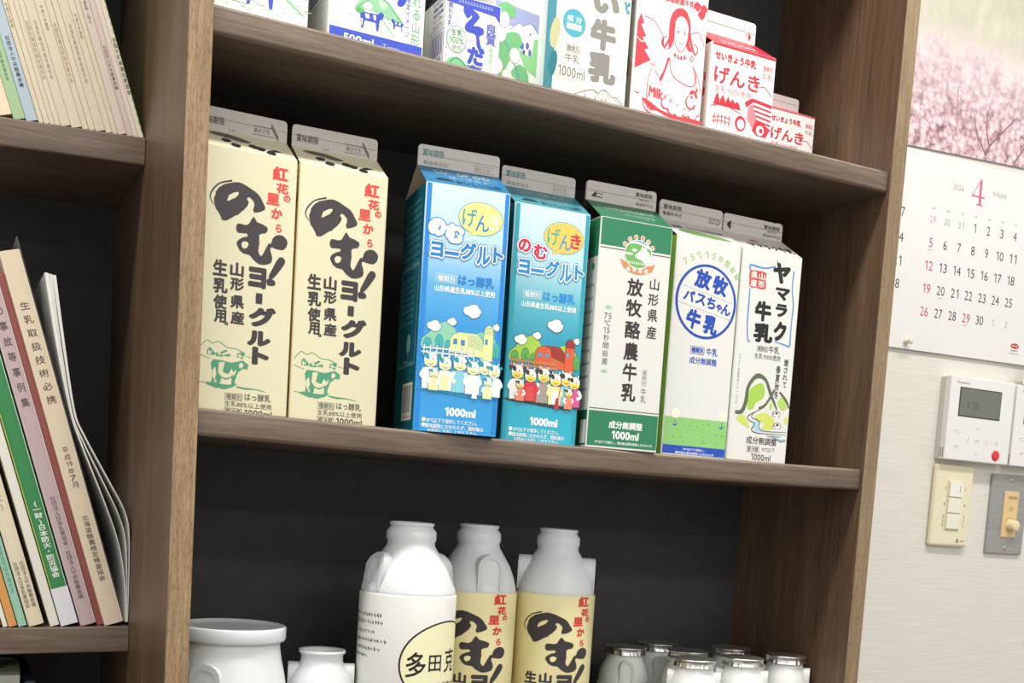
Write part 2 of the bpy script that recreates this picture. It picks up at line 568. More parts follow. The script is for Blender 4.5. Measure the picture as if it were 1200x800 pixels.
# brush shapes of the red-flower yoghurt (mm on the front face)
NO = [(-25.7, 157.4), (-22.1, 164.2), (-12.0, 168.8), (-2.4, 167.8), (5.9, 163.1), (11.1, 156.3), (10.8, 152.3), (4.9, 149.4), (2.7, 150.9), (3.5, 155.7), (-0.4, 159.7), (-2.5, 158.5), (-1.0, 154.9), (-6.3, 147.8), (-12.5, 143.7), (-18.7, 139.8), (-22.0, 144.3), (-25.4, 149.9)]
NOh = [(-16.5, 154.5), (-15.5, 158.5), (-11.7, 161.5), (-8.5, 161.8), (-10.0, 158.7), (-13.1, 156.3)]
NOs = [(-26.2, 150.5), (-29.2, 155.3), (-27.4, 160.9), (-22.2, 166.5), (-13.6, 169.6)]
MU = [(3.4, 146.7), (6.3, 143.0), (13.9, 140.4), (13.1, 136.0), (8.0, 133.9), (8.6, 127.8), (7.7, 122.2), (10.3, 118.6), (13.6, 125.4), (16.1, 129.4), (17.0, 123.6), (18.9, 117.6), (15.5, 113.2), (9.0, 112.5), (4.3, 115.4), (1.4, 118.0), (-3.5, 118.8), (-7.7, 122.8), (-8.1, 126.6), (-4.0, 130.1), (-0.8, 131.2), (-1.4, 133.2), (-7.3, 133.0), (-9.3, 135.7), (-8.1, 139.8), (-2.8, 139.6), (0.4, 141.2)]
MUh = [(-4.9, 125.6), (-2.7, 127.5), (0.2, 126.7), (-0.5, 123.5), (-3.6, 122.4)]
MUd = [(17.2, 129.2), (19.4, 134.2), (24.3, 136.3), (28.6, 134.2), (29.6, 129.6), (26.5, 125.6), (21.5, 125.4), (17.4, 126.0), (15.4, 122.3), (15.9, 126.6)]
EX = [(24.2, 120.0), (28.8, 118.0), (27.1, 113.3), (20.8, 104.5), (16.8, 103.4), (18.2, 108.8)]
EXd = [(15.2, 101.8), (18.4, 103.3), (21.8, 101.1), (21.4, 98.5), (16.2, 97.8)]
KANA = [('ヨ', 8.0, 102.4, 13.8, 15.6), ('ー', 10.0, 87.3, 5.1, 8.4), ('グ', 13.1, 73.9, 20.6, 15.3), ('ル', 11.2, 57.8, 18.1, 11.5), ('ト', 12.9, 44.8, 13.2, 13.5)]
SMALL = [('山', -7.4, 106.2, 10.4, 10.4), ('形', -6.8, 95.6, 10.4, 9.6), ('県', -6.2, 82.7, 10.4, 9.8), ('産', -5.6, 71.0, 10.4, 9.8), ('生', -19.8, 105.8, 10.8, 12.0), ('乳', -19.1, 93.0, 10.9, 11.2), ('使', -18.9, 81.1, 10.2, 10.6), ('用', -18.4, 70.8, 9.0, 9.6), ('。', -13.6, 65.8, 2.9, 2.6)]
REDC = [('紅', 22.1, 180.8, 11.9, 10.4), ('花', 24.1, 170.4, 9.3, 7.6), ('の', 27.9, 163.6, 5.3, 5.4), ('里', 17.3, 161.6, 9.9, 8.8), ('か', 20.7, 151.4, 8.6, 8.0), ('ら', 22.6, 141.0, 4.5, 6.4)]


def wob(pts, k=3, amp=0.35, seed=1):
    """rounded, slightly ragged brush outline (Catmull-Rom)"""
    rnd = random.Random(seed); n = len(pts); out = []
    for i in range(n):
        p0, p1, p2, p3 = pts[i - 1], pts[i], pts[(i + 1) % n], pts[(i + 2) % n]
        for q in range(k):
            t = q / k
            out.append(tuple(0.5 * (2 * p1[j] + (p2[j] - p0[j]) * t + (2 * p0[j] - 5 * p1[j] + 4 * p2[j] - p3[j]) * t * t
                                    + (-p0[j] + 3 * p1[j] - 3 * p2[j] + p3[j]) * t ** 3) + rnd.uniform(-amp, amp) for j in (0, 1)))
    return out


def benibana(P, paper, tf=lambda u, v: (u, v), sx=1.0, sy=1.0):
    T = lambda L: [tf(*p) for p in L]
    P.sec('title_lettering')
    P.poly(T(wob(NO, seed=2)), INK, 2); P.poly(T(wob(NOh, seed=3, amp=0.2)), paper, 3)
    P.stroke(T(NOs), [0.4, 0.9, 1.2, 1.0, 1.4], INK, 2)
    P.poly(T(wob(MU, k=2, seed=4, amp=0.25)), INK, 2); P.poly(T(wob(MUh, seed=5, amp=0.1)), paper, 3); P.poly(T(wob(MUd, seed=6, amp=0.2)), INK, 2)
    P.poly(T(wob(EX, seed=7, amp=0.2)), INK, 2); P.poly(T(wob(EXd, seed=8, amp=0.2)), INK, 2)
    for (c, u, v, w, h) in KANA: P.text(c, *tf(u, v), w * sx, h * sy, INK, 0.075)
    P.sec('origin_lettering')
    for (c, u, v, w, h) in SMALL: P.text(c, *tf(u, v), w * sx, h * sy, INK, 0.045)
    P.sec('red_lettering')
    for (c, u, v, w, h) in REDC: P.text(c, *tf(u, v), w * sx, h * sy, '#e0453c', 0.05)


GRN = '#4f9a75'


def green_cow(P, paper):
    P.sec('cow_illustration')
    P.stroke([(-32.9, 46.4), (-29.4, 50.5), (-27.0, 52.4), (-23.6, 50.4), (-19.5, 52.1), (-16.0, 50.9), (-11.7, 48.4), (-5.8, 48.2), (-0.6, 46.3)], 0.5, GRN)
    tr = [(-22.4, 44.0), (-15.8, 46.3), (-7.4, 46.4), (2.1, 44.1), (-2.0, 41.2), (-12.2, 41.0), (-18.9, 39.8)]
    rnd = random.Random(4)
    for i in range(26):
        t = rnd.random(); u = -24 + 26 * t; v = 41.5 + rnd.random() * 4.5
        P.ellipse(u, v, rnd.uniform(0.6, 1.7), rnd.uniform(0.4, 0.9), GRN, 2, 7)
    P.poly([(-27, 42), (-27, 45.5), (-25, 47.5), (-23, 45.5), (-23, 42)], GRN, 2); P.rect(-26.2, -25, 42, 45, paper, 3); P.rect(-24.6, -23.6, 42.4, 44.6, paper, 3)
    P.stroke([(-33, 41.5), (-28, 40), (-25, 39)], 0.4, GRN); P.stroke([(2, 43.6), (8, 42.6)], 0.4, GRN)
    P.poly([(-24.0, 36.0), (-22.2, 38.8), (-15.4, 38.5), (-8.6, 37.6), (-0.2, 40.1), (4.2, 37.3), (3.5, 33.9), (0.1, 34.0), (-3.5, 30.9), (-5.4, 25.3), (-6.0, 20.2), (-8.1, 20.1), (-8.1, 26.6), (-12.2, 24.6), (-15.7, 25.9), (-17.1, 20.0), (-19.2, 19.8), (-19.5, 25.5), (-21.3, 21.2), (-23.3, 21.0), (-22.3, 27.7)], GRN, 2)
    P.poly([(-17.9, 37.1), (-13.7, 37.6), (-15.0, 30.1), (-10.7, 28.8), (-8.4, 33.2), (-6.5, 30.1), (-8.9, 27.0), (-12.8, 25.7), (-15.9, 26.7), (-18.4, 29.7)], paper, 3)
    P.poly([(-22.6, 30.5), (-20.6, 33.5), (-19.6, 28), (-21.2, 23), (-22.2, 26)], paper, 3)
    P.poly([(-3.2, 36.8), (-1.2, 38.6), (0.6, 36.6), (-0.6, 34.6), (-2.4, 34)], paper, 3)
    P.poly([(-6.9, 27.4), (-4.9, 31), (-5.4, 33), (-7.6, 29)], paper, 3)
    P.poly(wob([(-27.2, 20.7), (-21.4, 22.1), (-14.6, 21.1), (-4.4, 22.1), (-7.7, 19.3), (-14.4, 17.8), (-19.5, 18.1)], seed=9, amp=0.5), GRN, 2)
    P.stroke([(-4.3, 20.4), (2.6, 19.4), (9.4, 19.6), (18.2, 18.4)], [0.9, 1.4, 0.7, 0.3], GRN)
    P.stroke([(-32, 21.5), (-27, 21)], 0.4, GRN)


def box_text(P, t, u, v, w, h, col, bold=0.01):
    P.frame(u, v, w, h, 0.3, col); P.text(t, u, v, w * 0.86, h * 0.74, col, bold)


CREAM = '#e0dab8'
for i, (x, y, yaw, lab) in enumerate(((35.7, 21.15, 0.004, 'cream yoghurt carton with black brush lettering, partly behind the bookcase upright'),
                                      (109.48, 20.93, -0.0443, 'cream yoghurt carton with black brush lettering, wholly in view, nearer the blue carton'))):
    zr = max(sag2(x - 37), sag2(x + 37)) + 0.12
    R = carton('yoghurt_carton', lab, x, y, yaw, zr, 70, 70, 192.47 - zr, 213.2 - zr, 229.8 - zr, CREAM, '#e6cf8a', CREAM, gusset='#d2bf86', group='cream drinking yoghurt cartons', fw=69.4, notch=0)
    root, fr, gb, fp, ls = R
    benibana(fr, CREAM); green_cow(fr, CREAM)
    fr.sec('fine_print')
    box_text(fr, '種類別', -6.0, 12.5, 13.4, 5.2, '#5a5550')
    fr.text('はっ酵乳', 12.2, 13.5, 19.9, 5.6, '#4a4540', 0.012)
    fr.text('生乳88%以上使用', 5.2, 7.2, 35.7, 4.2, '#4a4540', 0.005)
    box_text(fr, '要冷蔵', -6.0, 1.7, 13.4, 4.6, '#5a5550'); fr.text('1000ml', 13, 1.7, 21, 4.6, '#3a3632', 0.02)
    fp.text('賞味期限', -22.5, 0.42, 17.5, 0.36, '#3a3833', 0.02); fp.text('Lot', -7.5, 0.12, 5, 0.16, '#6a655e')
    fp.frame(16.5, 0.34, 17, 0.42, 0.03, '#6a655e'); fp.text('あけぐち', 15, 0.34, 12, 0.24, '#55504a', 0.02)
    fp.stroke([(22, 0.68), (28, 0.12)], 0.25, '#6a655e', sm=0)
    gk = '#55504a'
    gb.poly(wob([(-28, 0.78), (-20, 0.86), (-8, 0.82), (4, 0.6), (-4, 0.5), (-14, 0.6), (-22, 0.66)], amp=0.0), gk, 2)
    for q, (a, t) in enumerate(((-16, 0.44), (-10, 0.24), (4, 0.36), (9, 0.3), (16, 0.16))):
        gb.poly(wob([(a - 4, t), (a - 1, t + 0.12), (a + 4, t + 0.06), (a + 2, t - 0.1), (a - 2, t - 0.1)], amp=0.02, seed=q), '#221f20', 2)
    gb.stroke([(13, 0.2), (20, 0.34), (25, 0.34)], [0.05, 0.14, 0.03], '#221f20')
    ls.rect(22, 30, 8, 34, '#4a3c20', 1); ls.rect(23, 29, 9, 33, '#cdb878', 2); ls.rect(24, 28, 11, 32, '#4a3c20', 3)
    ls.text('の', 28, 168, 7, 9, '#222222', 0.05)
    done(*R)

# ---- farm yoghurt cartons (blue and teal)
CLOUD = [(0, -0.5), (0.28, -0.42), (0.45, -0.18), (0.5, 0.08), (0.36, 0.22), (0.28, 0.42), (0.08, 0.5), (-0.12, 0.42), (-0.26, 0.3), (-0.45, 0.22), (-0.5, -0.02), (-0.4, -0.25), (-0.22, -0.34)]


def cloud(P, u, v, w, h, lay=6, line='#3c4a50'):
    o = wob(CLOUD, amp=0)
    P.poly([(u + a * (w + 1), v + b * (h + 1)) for a, b in o], line, lay); P.poly([(u + a * w, v + b * h) for a, b in o], '#f7f5ee', lay + 1)


def cow_person(P, u, v, h, c, apron, lay=9, small=False, line='#3c4a50', spot='#4a3a3a', muzzle='#f0dd72', skin='#f6f3ea'):
    """upright farm cow in clothes, u centre, v feet"""
    w = h * 0.42
    body = [(u - w * 0.5, v), (u + w * 0.5, v), (u + w * 0.52, v + h * 0.3), (u + w * 0.36, v + h * 0.56), (u - w * 0.36, v + h * 0.56), (u - w * 0.52, v + h * 0.3)]
    gw = lambda L, g: [(u + (a - u) * (1 + g / w), v + (b - v) * (1 + g / h)) for a, b in L]
    P.poly(gw(body, 0.7), line, lay); P.poly(body, c, lay + 1)
    for sgn in (-1, 1):
        P.stroke([(u + sgn * w * 0.36, v + h * 0.52), (u + sgn * w * 0.58, v + h * 0.34), (u + sgn * w * 0.25, v + h * 0.27)], w * 0.24, skin if not apron else c, lay + 1)
        P.ellipse(u + sgn * w * 0.22, v - h * 0.02, w * 0.2, h * 0.03, line, lay + 1, 8)
    if apron: P.poly([(u - w * 0.3, v + h * 0.02), (u + w * 0.32, v + h * 0.02), (u + w * 0.26, v + h * 0.42), (u - w * 0.24, v + h * 0.42)], apron, lay + 2)
    hy = v + h * 0.76; hr = w * 0.44
    for sgn in (-1, 1):
        P.ellipse(u + sgn * hr * 1.05, hy + hr * 0.55, hr * 0.4, hr * 0.24, spot, lay + 2, 8, rot=sgn * 0.4)
        P.stroke([(u + sgn * hr * 0.5, hy + hr * 0.8), (u + sgn * hr * 0.7, hy + hr * 1.25)], hr * 0.2, skin, lay + 2, sm=0)
    P.ellipse(u, hy, hr + 0.3, hr * 1.05 + 0.3, line, lay + 2, 14); P.ellipse(u, hy, hr, hr * 1.05, skin, lay + 3, 14)
    P.ellipse(u - hr * 0.55, hy + hr * 0.45, hr * 0.34, hr * 0.4, spot, lay + 4, 8)
    P.ellipse(u, hy - hr * 0.5, hr * 0.95, hr * 0.48, muzzle, lay + 4, 12)
    for sgn in (-1, 1):
        P.ellipse(u + sgn * hr * 0.3, hy + hr * 0.15, hr * 0.09, hr * 0.14, line, lay + 5, 6)
    P.stroke([(u - hr * 0.35, hy - hr * 0.55), (u, hy - hr * 0.7), (u + hr * 0.35, hy - hr * 0.55)], hr * 0.1, line, lay + 5)


def farm(P, k):
    """k: colour scheme"""
    L = k['line']
    hill = [(-32.8, 66), (-31.5, 72), (-26, 77), (-20, 84), (-12, 87.2), (-5, 82), (0.5, 74), (2, 67)]
    P.poly([(a * 1.01, b + 0.4) for a, b in hill], L, 3); P.poly(hill, k['hill'], 4)
    h2 = [(5, 66), (9, 77), (15, 81), (22, 82), (28, 78), (33.2, 70), (33.4, 64)]
    P.poly([(a * 1.01, b + 0.4) for a, b in h2], L, 3); P.poly(h2, k['hill2'], 4)
    for (u, v, a, b) in ((-27, 68, 3.3, 5), (-17.5, 70.6, 3.2, 5.6), (-10, 67.5, 2.8, 5), (-5.8, 67, 2.4, 4.8), (30.5, 68, 3, 6.5)):
        P.ellipse(u, v, a + 0.35, b + 0.35, L, 5, 14); P.ellipse(u, v, a, b, k['tree'], 6, 14); P.stroke([(u, v - b - 1.5), (u, v + b * 0.2)], 0.4, L, 7, sm=0)
    # barn: gable end, roof, long wall
    end = [(-8.2, 63.5), (-8.2, 74), (-6.4, 77), (-1, 79.6), (5, 77.6), (6.4, 74), (6.4, 63)]
    P.poly([(a * 1.03 - 0.1, b + 0.4) for a, b in end], L, 7); P.poly(end, k['barn'], 8)
    roof = [(-1, 79.6), (14, 79.6), (18.5, 75.5), (20, 66.5), (6.4, 70.5), (5.6, 77)]
    P.poly([(a + 0.3, b + 0.4) for a, b in roof], L, 7); P.poly(roof, k['roof'], 8)
    for i in range(5): P.stroke([(6 + i * 0.2, 77.5 - i * 1.4), (18 + i * 0.35, 76.5 - i * 1.9)], 0.25, k['rline'], 9, sm=0)
    P.poly([(6.4, 62.5), (6.4, 70), (20, 66.2), (20, 61)], k['barn'], 8)
    for (u, v) in ((-4.2, 72), (2.2, 71.6)):
        P.rect(u - 1.7, u + 1.7, v - 2.2, v + 2.2, L, 9); P.rect(u - 1.4, u + 1.4, v - 1.9, v + 1.9, k['win'], 10); P.rect(u - 0.15, u + 0.15, v - 1.9, v + 1.9, L, 11)
    # silo
    P.poly([(19.2, 60), (19.2, 83), (20.2, 86), (23.6, 88), (27, 86), (28, 83), (28, 59)], L, 8)
    P.poly([(19.6, 60), (19.6, 82), (27.6, 82), (27.6, 59)], k['barn'], 9)
    P.poly([(19.6, 82), (20.4, 85.6), (23.6, 87.5), (26.8, 85.6), (27.6, 82), (27.6, 80), (19.6, 80)], k['roof'], 10)
    for i in range(4): P.stroke([(19.6, 80.6 + i * 1.6), (27.5, 80.6 + i * 1.6)], 0.2, k['rline'], 11, sm=0)
    P.rect(20.8, 23, 72, 76.4, L, 10); P.rect(21, 22.8, 72.3, 76.1, k['win'], 11)
    for (u, v, w, h) in ((8.6, 97.2, 14.8, 10.8), (-22.4, 82.5, 11.7, 8.6), (-7.8, 87.2, 7.7, 6), (29.5, 86.5, 5.6, 5.6)): cloud(P, u, v, w, h, 7 if u != 29.5 else 6, L)
    # fence
    for vv in (61.5, 65): P.rect(-31.5, 12, vv - 0.5, vv + 0.6, k['fence'], 12)
    for i in range(9):
        u = -29.5 + i * 5.2; P.rect(u - 0.6, u + 0.6, 58, 67.6, L, 12); P.rect(u - 0.45, u + 0.45, 58, 67.4, k['fence'], 13)
    # family of cows
    pal = k['cows']
    P.poly(wob([(-30, 31.5), (-12, 30.5), (5, 29), (22, 28), (33, 31), (32, 33), (-29, 34)], amp=0), k['ground'], 8)
    for i, (u, v, h) in enumerate(((-23.5, 33, 30), (-11.5, 32.5, 28), (1, 32, 30.5), (12, 31.5, 27.5), (22, 31, 30), (30, 31, 27))):
        c, ap = pal[i]
        cow_person(P, u, v, h, c, ap, 14 + (i % 2) * 7, line=L, spot=k['spot'], muzzle=k['muz'], skin=k['skin'])
    cow_person(P, -20.5, 32, 18, pal[6][0], pal[6][1], 30, line=L, spot=k['spot'], muzzle=k['muz'], skin=k['skin'])
    cow_person(P, 25, 29, 18, pal[7][0], pal[7][1], 30, line=L, spot=k['spot'], muzzle=k['muz'], skin=k['skin'])
    P.stroke([(17.6, 54), (14.8, 30)], 0.6, k['broom'], 31, sm=0); P.poly([(15.6, 38), (13.2, 37), (11.8, 28.5), (16.4, 28.2)], k['broom'], 31)


BL = dict(line='#2f7fae', hill='#8fcfae', hill2='#86c9b4', tree='#3fb3ad', barn='#f0eba4', roof='#d8e0a0', rline='#6aa6a0', win='#3f8fc8', fence='#eef2ea', ground='#1f9ac0',
          spot='#2a9aa8', muz='#efe9ae', skin='#f3f5ee', broom='#eef2ea',
          cows=[('#eef3f0', None), ('#eef2e2', '#efe9ae'), ('#8ad0e0', None), ('#eef3f0', '#f3f5ee'), ('#59b9e0', None), ('#eef3f0', None), ('#efe9ae', None), ('#efe9ae', None)])
TL = dict(line='#3a3f36', hill='#a9cf4e', hill2='#b4d452', tree='#5fae5a', barn='#e0613a', roof='#a83a34', rline='#7a2622', win='#6fb0dc', fence='#d98a5e', ground='#3a4a48',
          spot='#4a3634', muz='#f0d860', skin='#f6f3ea', broom='#c2345a',
          cows=[('#f4f2ec', None), ('#d83a44', '#e05050'), ('#a89a94', None), ('#f2e6a0', '#f6f4ee'), ('#7fc4ea', None), ('#dc5a9a', None), ('#ee8a70', None), ('#ee8a70', None)])
G_BLUE = ramp_mat('printed_blue_fade', [(0.0, '#2f9fe0'), (0.44, '#2f97dc'), (0.6, '#58aee2'), (0.8, '#bcdff0'), (1.0, '#cfe7f1')], 2, 0.0, 0.192)
G_TEAL = ramp_mat('printed_teal_fade', [(0.0, '#2fb6cf'), (0.44, '#2c9dba'), (0.6, '#5ab8cc'), (0.8, '#bfe2ea'), (1.0, '#d2e9ee')], 2, 0.0, 0.192)
for (x, y, yaw, lab, G, side, edge, gab, K, letter, bub, nomu, ki, ge, nn) in (
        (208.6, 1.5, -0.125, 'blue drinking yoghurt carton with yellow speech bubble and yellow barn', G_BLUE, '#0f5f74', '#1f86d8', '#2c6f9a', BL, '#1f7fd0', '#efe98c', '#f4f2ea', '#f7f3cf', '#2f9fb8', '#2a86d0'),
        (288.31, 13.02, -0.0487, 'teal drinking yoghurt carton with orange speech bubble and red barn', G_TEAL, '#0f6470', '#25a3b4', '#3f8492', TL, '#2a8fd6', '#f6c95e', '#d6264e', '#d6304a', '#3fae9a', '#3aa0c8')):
    zr = max(sag2(x - 37), sag2(x + 37)) + 0.12
    R = carton('yoghurt_carton', lab, x, y, yaw, zr, 70, 70, 192.47 - zr, 213.2 - zr, 229.8 - zr, G, side, gab, gusset='#c9c0ae', fw=69.4, group='farm picture yoghurt cartons')
    root, fr, gb, fp, ls = R
    fr.sec('edge_border')
    for a, b_ in ((-34.05, -30.2), (30.6, 34.05)): fr.rect(a, b_, 0.5, 191.8, edge, 1)
    fr.sec('speech_bubble')
    fr.stroke([(4, 160), (0.5, 155.5), (8, 158)], [2, 0.6, 2], bub, 3, sm=0)
    fr.ellipse(11.2, 169.6, 18.9, 13.1, edge, 2); fr.ellipse(11.2, 169.6, 18.4, 12.6, bub, 3)
    fr.text('げ', 1.7, 169.6, 11.8, 14.2, ge, 0.012, 5); fr.text('ん', 12.9, 166.5, 11.6, 13, nn, 0.012, 5); fr.text('き', 22.1, 168.5, 9.7, 12.4, ki, 0.03, 5)
    fr.sec('title_lettering')
    if nomu == '#d6264e':
        for c, u, v, w, h in (('の', -24.4, 158.8, 11.6, 10.8), ('む', -9.6, 155.6, 12.6, 12.2)): fr.outlined(c, u, v, w, h, nomu, '#f6f4ee', letter, 0.05, 6, (2.2, 3.2))
    else:
        for c, u, v, w, h in (('の', -24.4, 158.8, 11.6, 10.8), ('む', -9.6, 155.6, 12.6, 12.2)):
            fr.outlined(c, u, v, w, h, '#dfe3e2', nomu, letter, 0.0, 6, (3.0, 4.6))
    for c, u, v, w, h in (('ヨ', -23.6, 141.7, 10.4, 12.0), ('ー', -11.4, 140.0, 12.0, 3.0), ('グ', 2.2, 143.4, 13.4, 13.8), ('ル', 15.0, 141.5, 11.4, 14.4), ('ト', 27.4, 143.4, 8.6, 12.6)):
        fr.outlined(c, u, v, w, h, letter, '#f7f7f4', letter, 0.05, 10, (1.9, 2.9))
    fr.sec('fine_print')
    fr.frame(-14.7, 120.1, 16.6, 6.6, 0.3, '#eef4f6', 3); fr.text('種類別', -14.7, 120.1, 14, 4.8, '#f4f7f6', 0.015, 3)
    fr.text('はっ酵乳', 10.4, 120.6, 29.9, 8.4, letter, 0.035, 3)
    fr.text('山形県産生乳88%以上使用', 1.4, 112.0, 50.5, 5.0, '#f4f7f6', 0.03, 3)
    fr.sec('farm_illustration')
    farm(fr, K)
    fr.sec('volume_lettering')
    fr.text('1000ml', 3.6, 16.2, 26, 7.0, '#f6f8f8', 0.05, 3)
    fr.ellipse(-26.6, 8.6, 1.7, 1.7, '#f6f8f8', 3, 12); fr.text('10℃以下で保存してください。', -3.2, 8.3, 43, 3.6, '#f6f8f8', 0.02, 3)
    fr.ellipse(-26.6, 4.4, 1.7, 1.7, '#f6f8f8', 3, 12); fr.text('賞味期限にかかわらず、開封後は', -0.6, 4.0, 49, 3.6, '#f6f8f8', 0.02, 3)
    fr.text('お早めにお召し上がり下さい。', -2, 0.2, 42, 3.4, '#f6f8f8', 0.02, 3)
    ink = '#3f7c86'
    fp.text('賞味期限', -22, 0.64, 18, 0.34, ink, 0.02); fp.text('製造年月日', -20, 0.17, 20, 0.2, '#7a8a86', 0.01)
    fp.frame(21, 0.24, 17, 0.34, 0.03, '#a09a90'); fp.text('あけぐち', 20, 0.24, 13, 0.2, '#8a8378', 0.01)
    gb.text('CO･OP のむ', 0, 0.74, 48, 0.26, '#8fa3a6', 0.05); gb.text('ヨーグルト', 4, 0.47, 34, 0.16, '#8fa3a6', 0.03)
    gb.poly([(-27, 0.2), (-22, 0.36), (-14, 0.34), (-10, 0.2)], '#12303e', 2); gb.text('おいしい山形', 10, 0.22, 38, 0.2, '#12303e', 0.03)
    sc = '#7fb4b8'
    for i in range(9): scribble(ls, 2, 182 - i * 6, 50, 3, '#4f98a0', 14)
    ls.frame(0, 92, 56, 80, 0.8, sc); ls.frame(0, 92, 52, 76, 0.4, sc)
    for i in range(8): scribble(ls, -4, 122 - i * 5, 40, 2.4, '#4f98a0', 12)
    ls.ellipse(5, 70, 6, 8, sc, 2, 12); ls.stroke([(5, 62), (5, 56), (-8, 56)], 1, sc)
    ls.rect(-6, 26, 8, 38, '#d8d8cc', 1)
    for i in range(12): ls.rect(-3.5 + i * 2.2, -3.5 + i * 2.2 + (0.9 if i % 3 else 1.6), 14, 36, '#2a4a6a', 2)
    scribble(ls, 10, 11, 24, 2.4, '#5a6a78', 8)
    done(*R)

# ---- green pasture milk carton
x, y, yaw = 366.49, 4.66, -0.0667
zr = max(sag2(x - 37), sag2(x + 37)) + 0.12
R = carton('milk_carton', 'white milk carton with dark green bands and round green cow emblem', x, y, yaw, zr, 70, 70, 192.47 - zr, 213.2 - zr, 229.8 - zr, '#e1e0da', '#d6d9d0', '#2f6b4c', gusset='#6b6355', fw=69.4, notch=1)
root, fr, gb, fp, ls = R
DG = '#2b7f58'; DK = '#3a3030'
fr.rect(-34.05, 34.05, 169.4, 191.9, DG, 1); fr.rect(-34.05, 34.05, 166.9, 167.6, '#26302c', 1)
fr.rect(-34.05, 34.05, 0.5, 30.4, DG, 1); fr.rect(-34.05, 34.05, 32.0, 32.7, '#26302c', 1)
fr.sec('round_emblem')
for a, ch in zip((150, 125, 102, 78, 55, 30), '放牧酪農牛乳'):
    u, v = 2.6 + 15.6 * math.cos(math.radians(a)), 165.3 + 14.6 * math.sin(math.radians(a))
    fr.ellipse(u, v, 2.3, 2.3, '#ecdfd2', 3, 8); fr.text(ch, u, v, 3.4, 3.4, '#d89a7a', 0.03, 4, rot=math.radians(a - 90))
rib = [(-14.5, 160), (-9, 158), (-3, 154.6), (2.6, 153.8), (8, 154.4), (14, 157), (19.6, 159.4), (17, 152.6), (9, 149.6), (2.6, 148.8), (-4, 149.8), (-10.5, 153)]
fr.poly(rib, '#dd8a5a', 5)
for i, ch in enumerate('基準認証'): fr.text(ch, -6.2 + i * 5.9, 152.0 - abs(i - 1.5) * -0.3, 3.8, 4.0, '#f6efe6', 0.03, 7)
fr.ellipse(2.6, 165.6, 13.6, 12.2, '#f6f5f0', 6, 32); fr.ellipse(2.6, 165.6, 12.8, 11.4, '#6db25c', 7, 32)
fr.poly(wob([(-4, 174.6), (2, 177), (9, 175.6), (11, 173), (4, 174)], amp=0), '#4f86c6', 8)
fr.poly(wob([(-8, 173), (-1, 174.4), (7, 173.2), (12.5, 171.2), (12, 173.5), (2, 176), (-6, 174.8)], amp=0), '#f4f4ef', 8)
fr.poly(wob([(-0.6, 164.5), (4, 168.6), (6, 172.8), (7.6, 171.4), (10.2, 172.6), (10.4, 170.4), (14.6, 166), (15.2, 161), (12, 156.6), (9, 158.6), (6, 161), (1.6, 162)], amp=0), '#ecebe6', 9)
for (u, v, w, h) in ((-6.5, 165.2, 4, 1.1), (-1.5, 168.6, 2.6, 1.2)): fr.ellipse(u, v, w, h, '#f4f4ef', 9, 10)
for i in range(9): fr.poly([(-7 + i * 1.9, 157.4), (-6.4 + i * 1.9, 159.8), (-5.6 + i * 1.9, 157)], '#f4f4ef', 9)
fr.sec('title_lettering')
for c, u, v, w, h in (('山', 20.7, 142.6, 9.3, 9.8), ('形', 20.6, 129.5, 10.2, 10), ('県', 21.0, 116.1, 9.6, 10.6), ('産', 21.0, 101.6, 9.8, 11)): fr.text(c, u, v, w, h, DK, 0.02)
for c, u, v, w, h in (('放', 1.9, 137.7, 15.6, 15), ('牧', 2.2, 120.3, 15.6, 14.6), ('酪', 2.6, 101.8, 15.2, 15), ('農', 2.4, 83.4, 14.2, 15.4), ('牛', 2.7, 65.8, 14, 15.4), ('乳', 2.8, 48.3, 14.4, 15.6)): fr.text(c, u, v, w, h, DK, 0.03)
gy = '#5c5a58'
fr.sec('fine_print')
fr.text('75', -22.3, 110.8, 7.1, 5.0, gy, 0); fr.text('℃', -22.4, 104.8, 5.6, 4.6, gy, 0); fr.text('15', -22.5, 98.9, 5.9, 4.8, gy, 0)
for c, v in (('秒', 92.6), ('間', 85.9), ('殺', 79.2), ('菌', 72.6)): fr.text(c, -22.4, v, 5.4, 5.4, gy, 0)
for v in (118.6, 64.6): fr.poly([(-25.8, v + 1), (-24.4, v - 1.8), (-20.2, v - 1.8), (-18.8, v + 1), (-20.6, v), (-21.4, v + 1.8), (-22.3, v), (-23.2, v + 1.8), (-24, v)], '#9ccfa8', 2)
fr.frame(17.3, 62.2, 4.6, 14, 0.25, '#9a9894'); fr.text('種類別', 17.3, 62.2, 3.2, 12.4, '#8a8884', 0, vertical=True); fr.text('牛乳', 17.6, 47.0, 5.2, 12.4, gy, 0, vertical=True)
fr.text('成分無調整', 2.5, 19.6, 33.1, 6.6, '#f4f5f2', 0.03); fr.text('1000ml', 2.8, 10.9, 26.7, 7.2, '#f4f5f2', 0.035); fr.text('10℃以下で保存し、開封後は賞味期限にかかわらず、', 2.0, 4.0, 57.6, 2.6, '#e4ece6', 0.02)
fp.poly([(-30, 0.2), (-25.5, 0.52), (-25.5, 0.42), (-19, 0.42), (-19, 0.2)], '#221f20', 2); fp.text('OPEN', -22.2, 0.31, 6, 0.15, '#eeeae4', 0.04, 3)
fp.text('賞味期限', 22, 0.7, 17, 0.24, '#3a3632', 0.02); fp.text('(開封前)', 22, 0.45, 10, 0.14, '#5a544e'); fp.text('製造年月日', 23, 0.22, 17, 0.16, '#4a4540', 0.01)
gb.text('山形県産放牧酪農牛乳', 2, 0.62, 50, 0.16, '#8aa394', 0.02); gb.text('75℃15秒間殺菌', 8, 0.34, 30, 0.12, '#8aa394', 0.01)
ls.rect(-34, 34, 160, 191.9, DG, 1); ls.rect(-34, 34, 0.5, 30.4, '#216a48', 1); ls.rect(22, 33, 2, 22, '#dfe0d8', 2)
ls.ellipse(26, 152, 3, 3, '#4f9a5a', 2, 10)
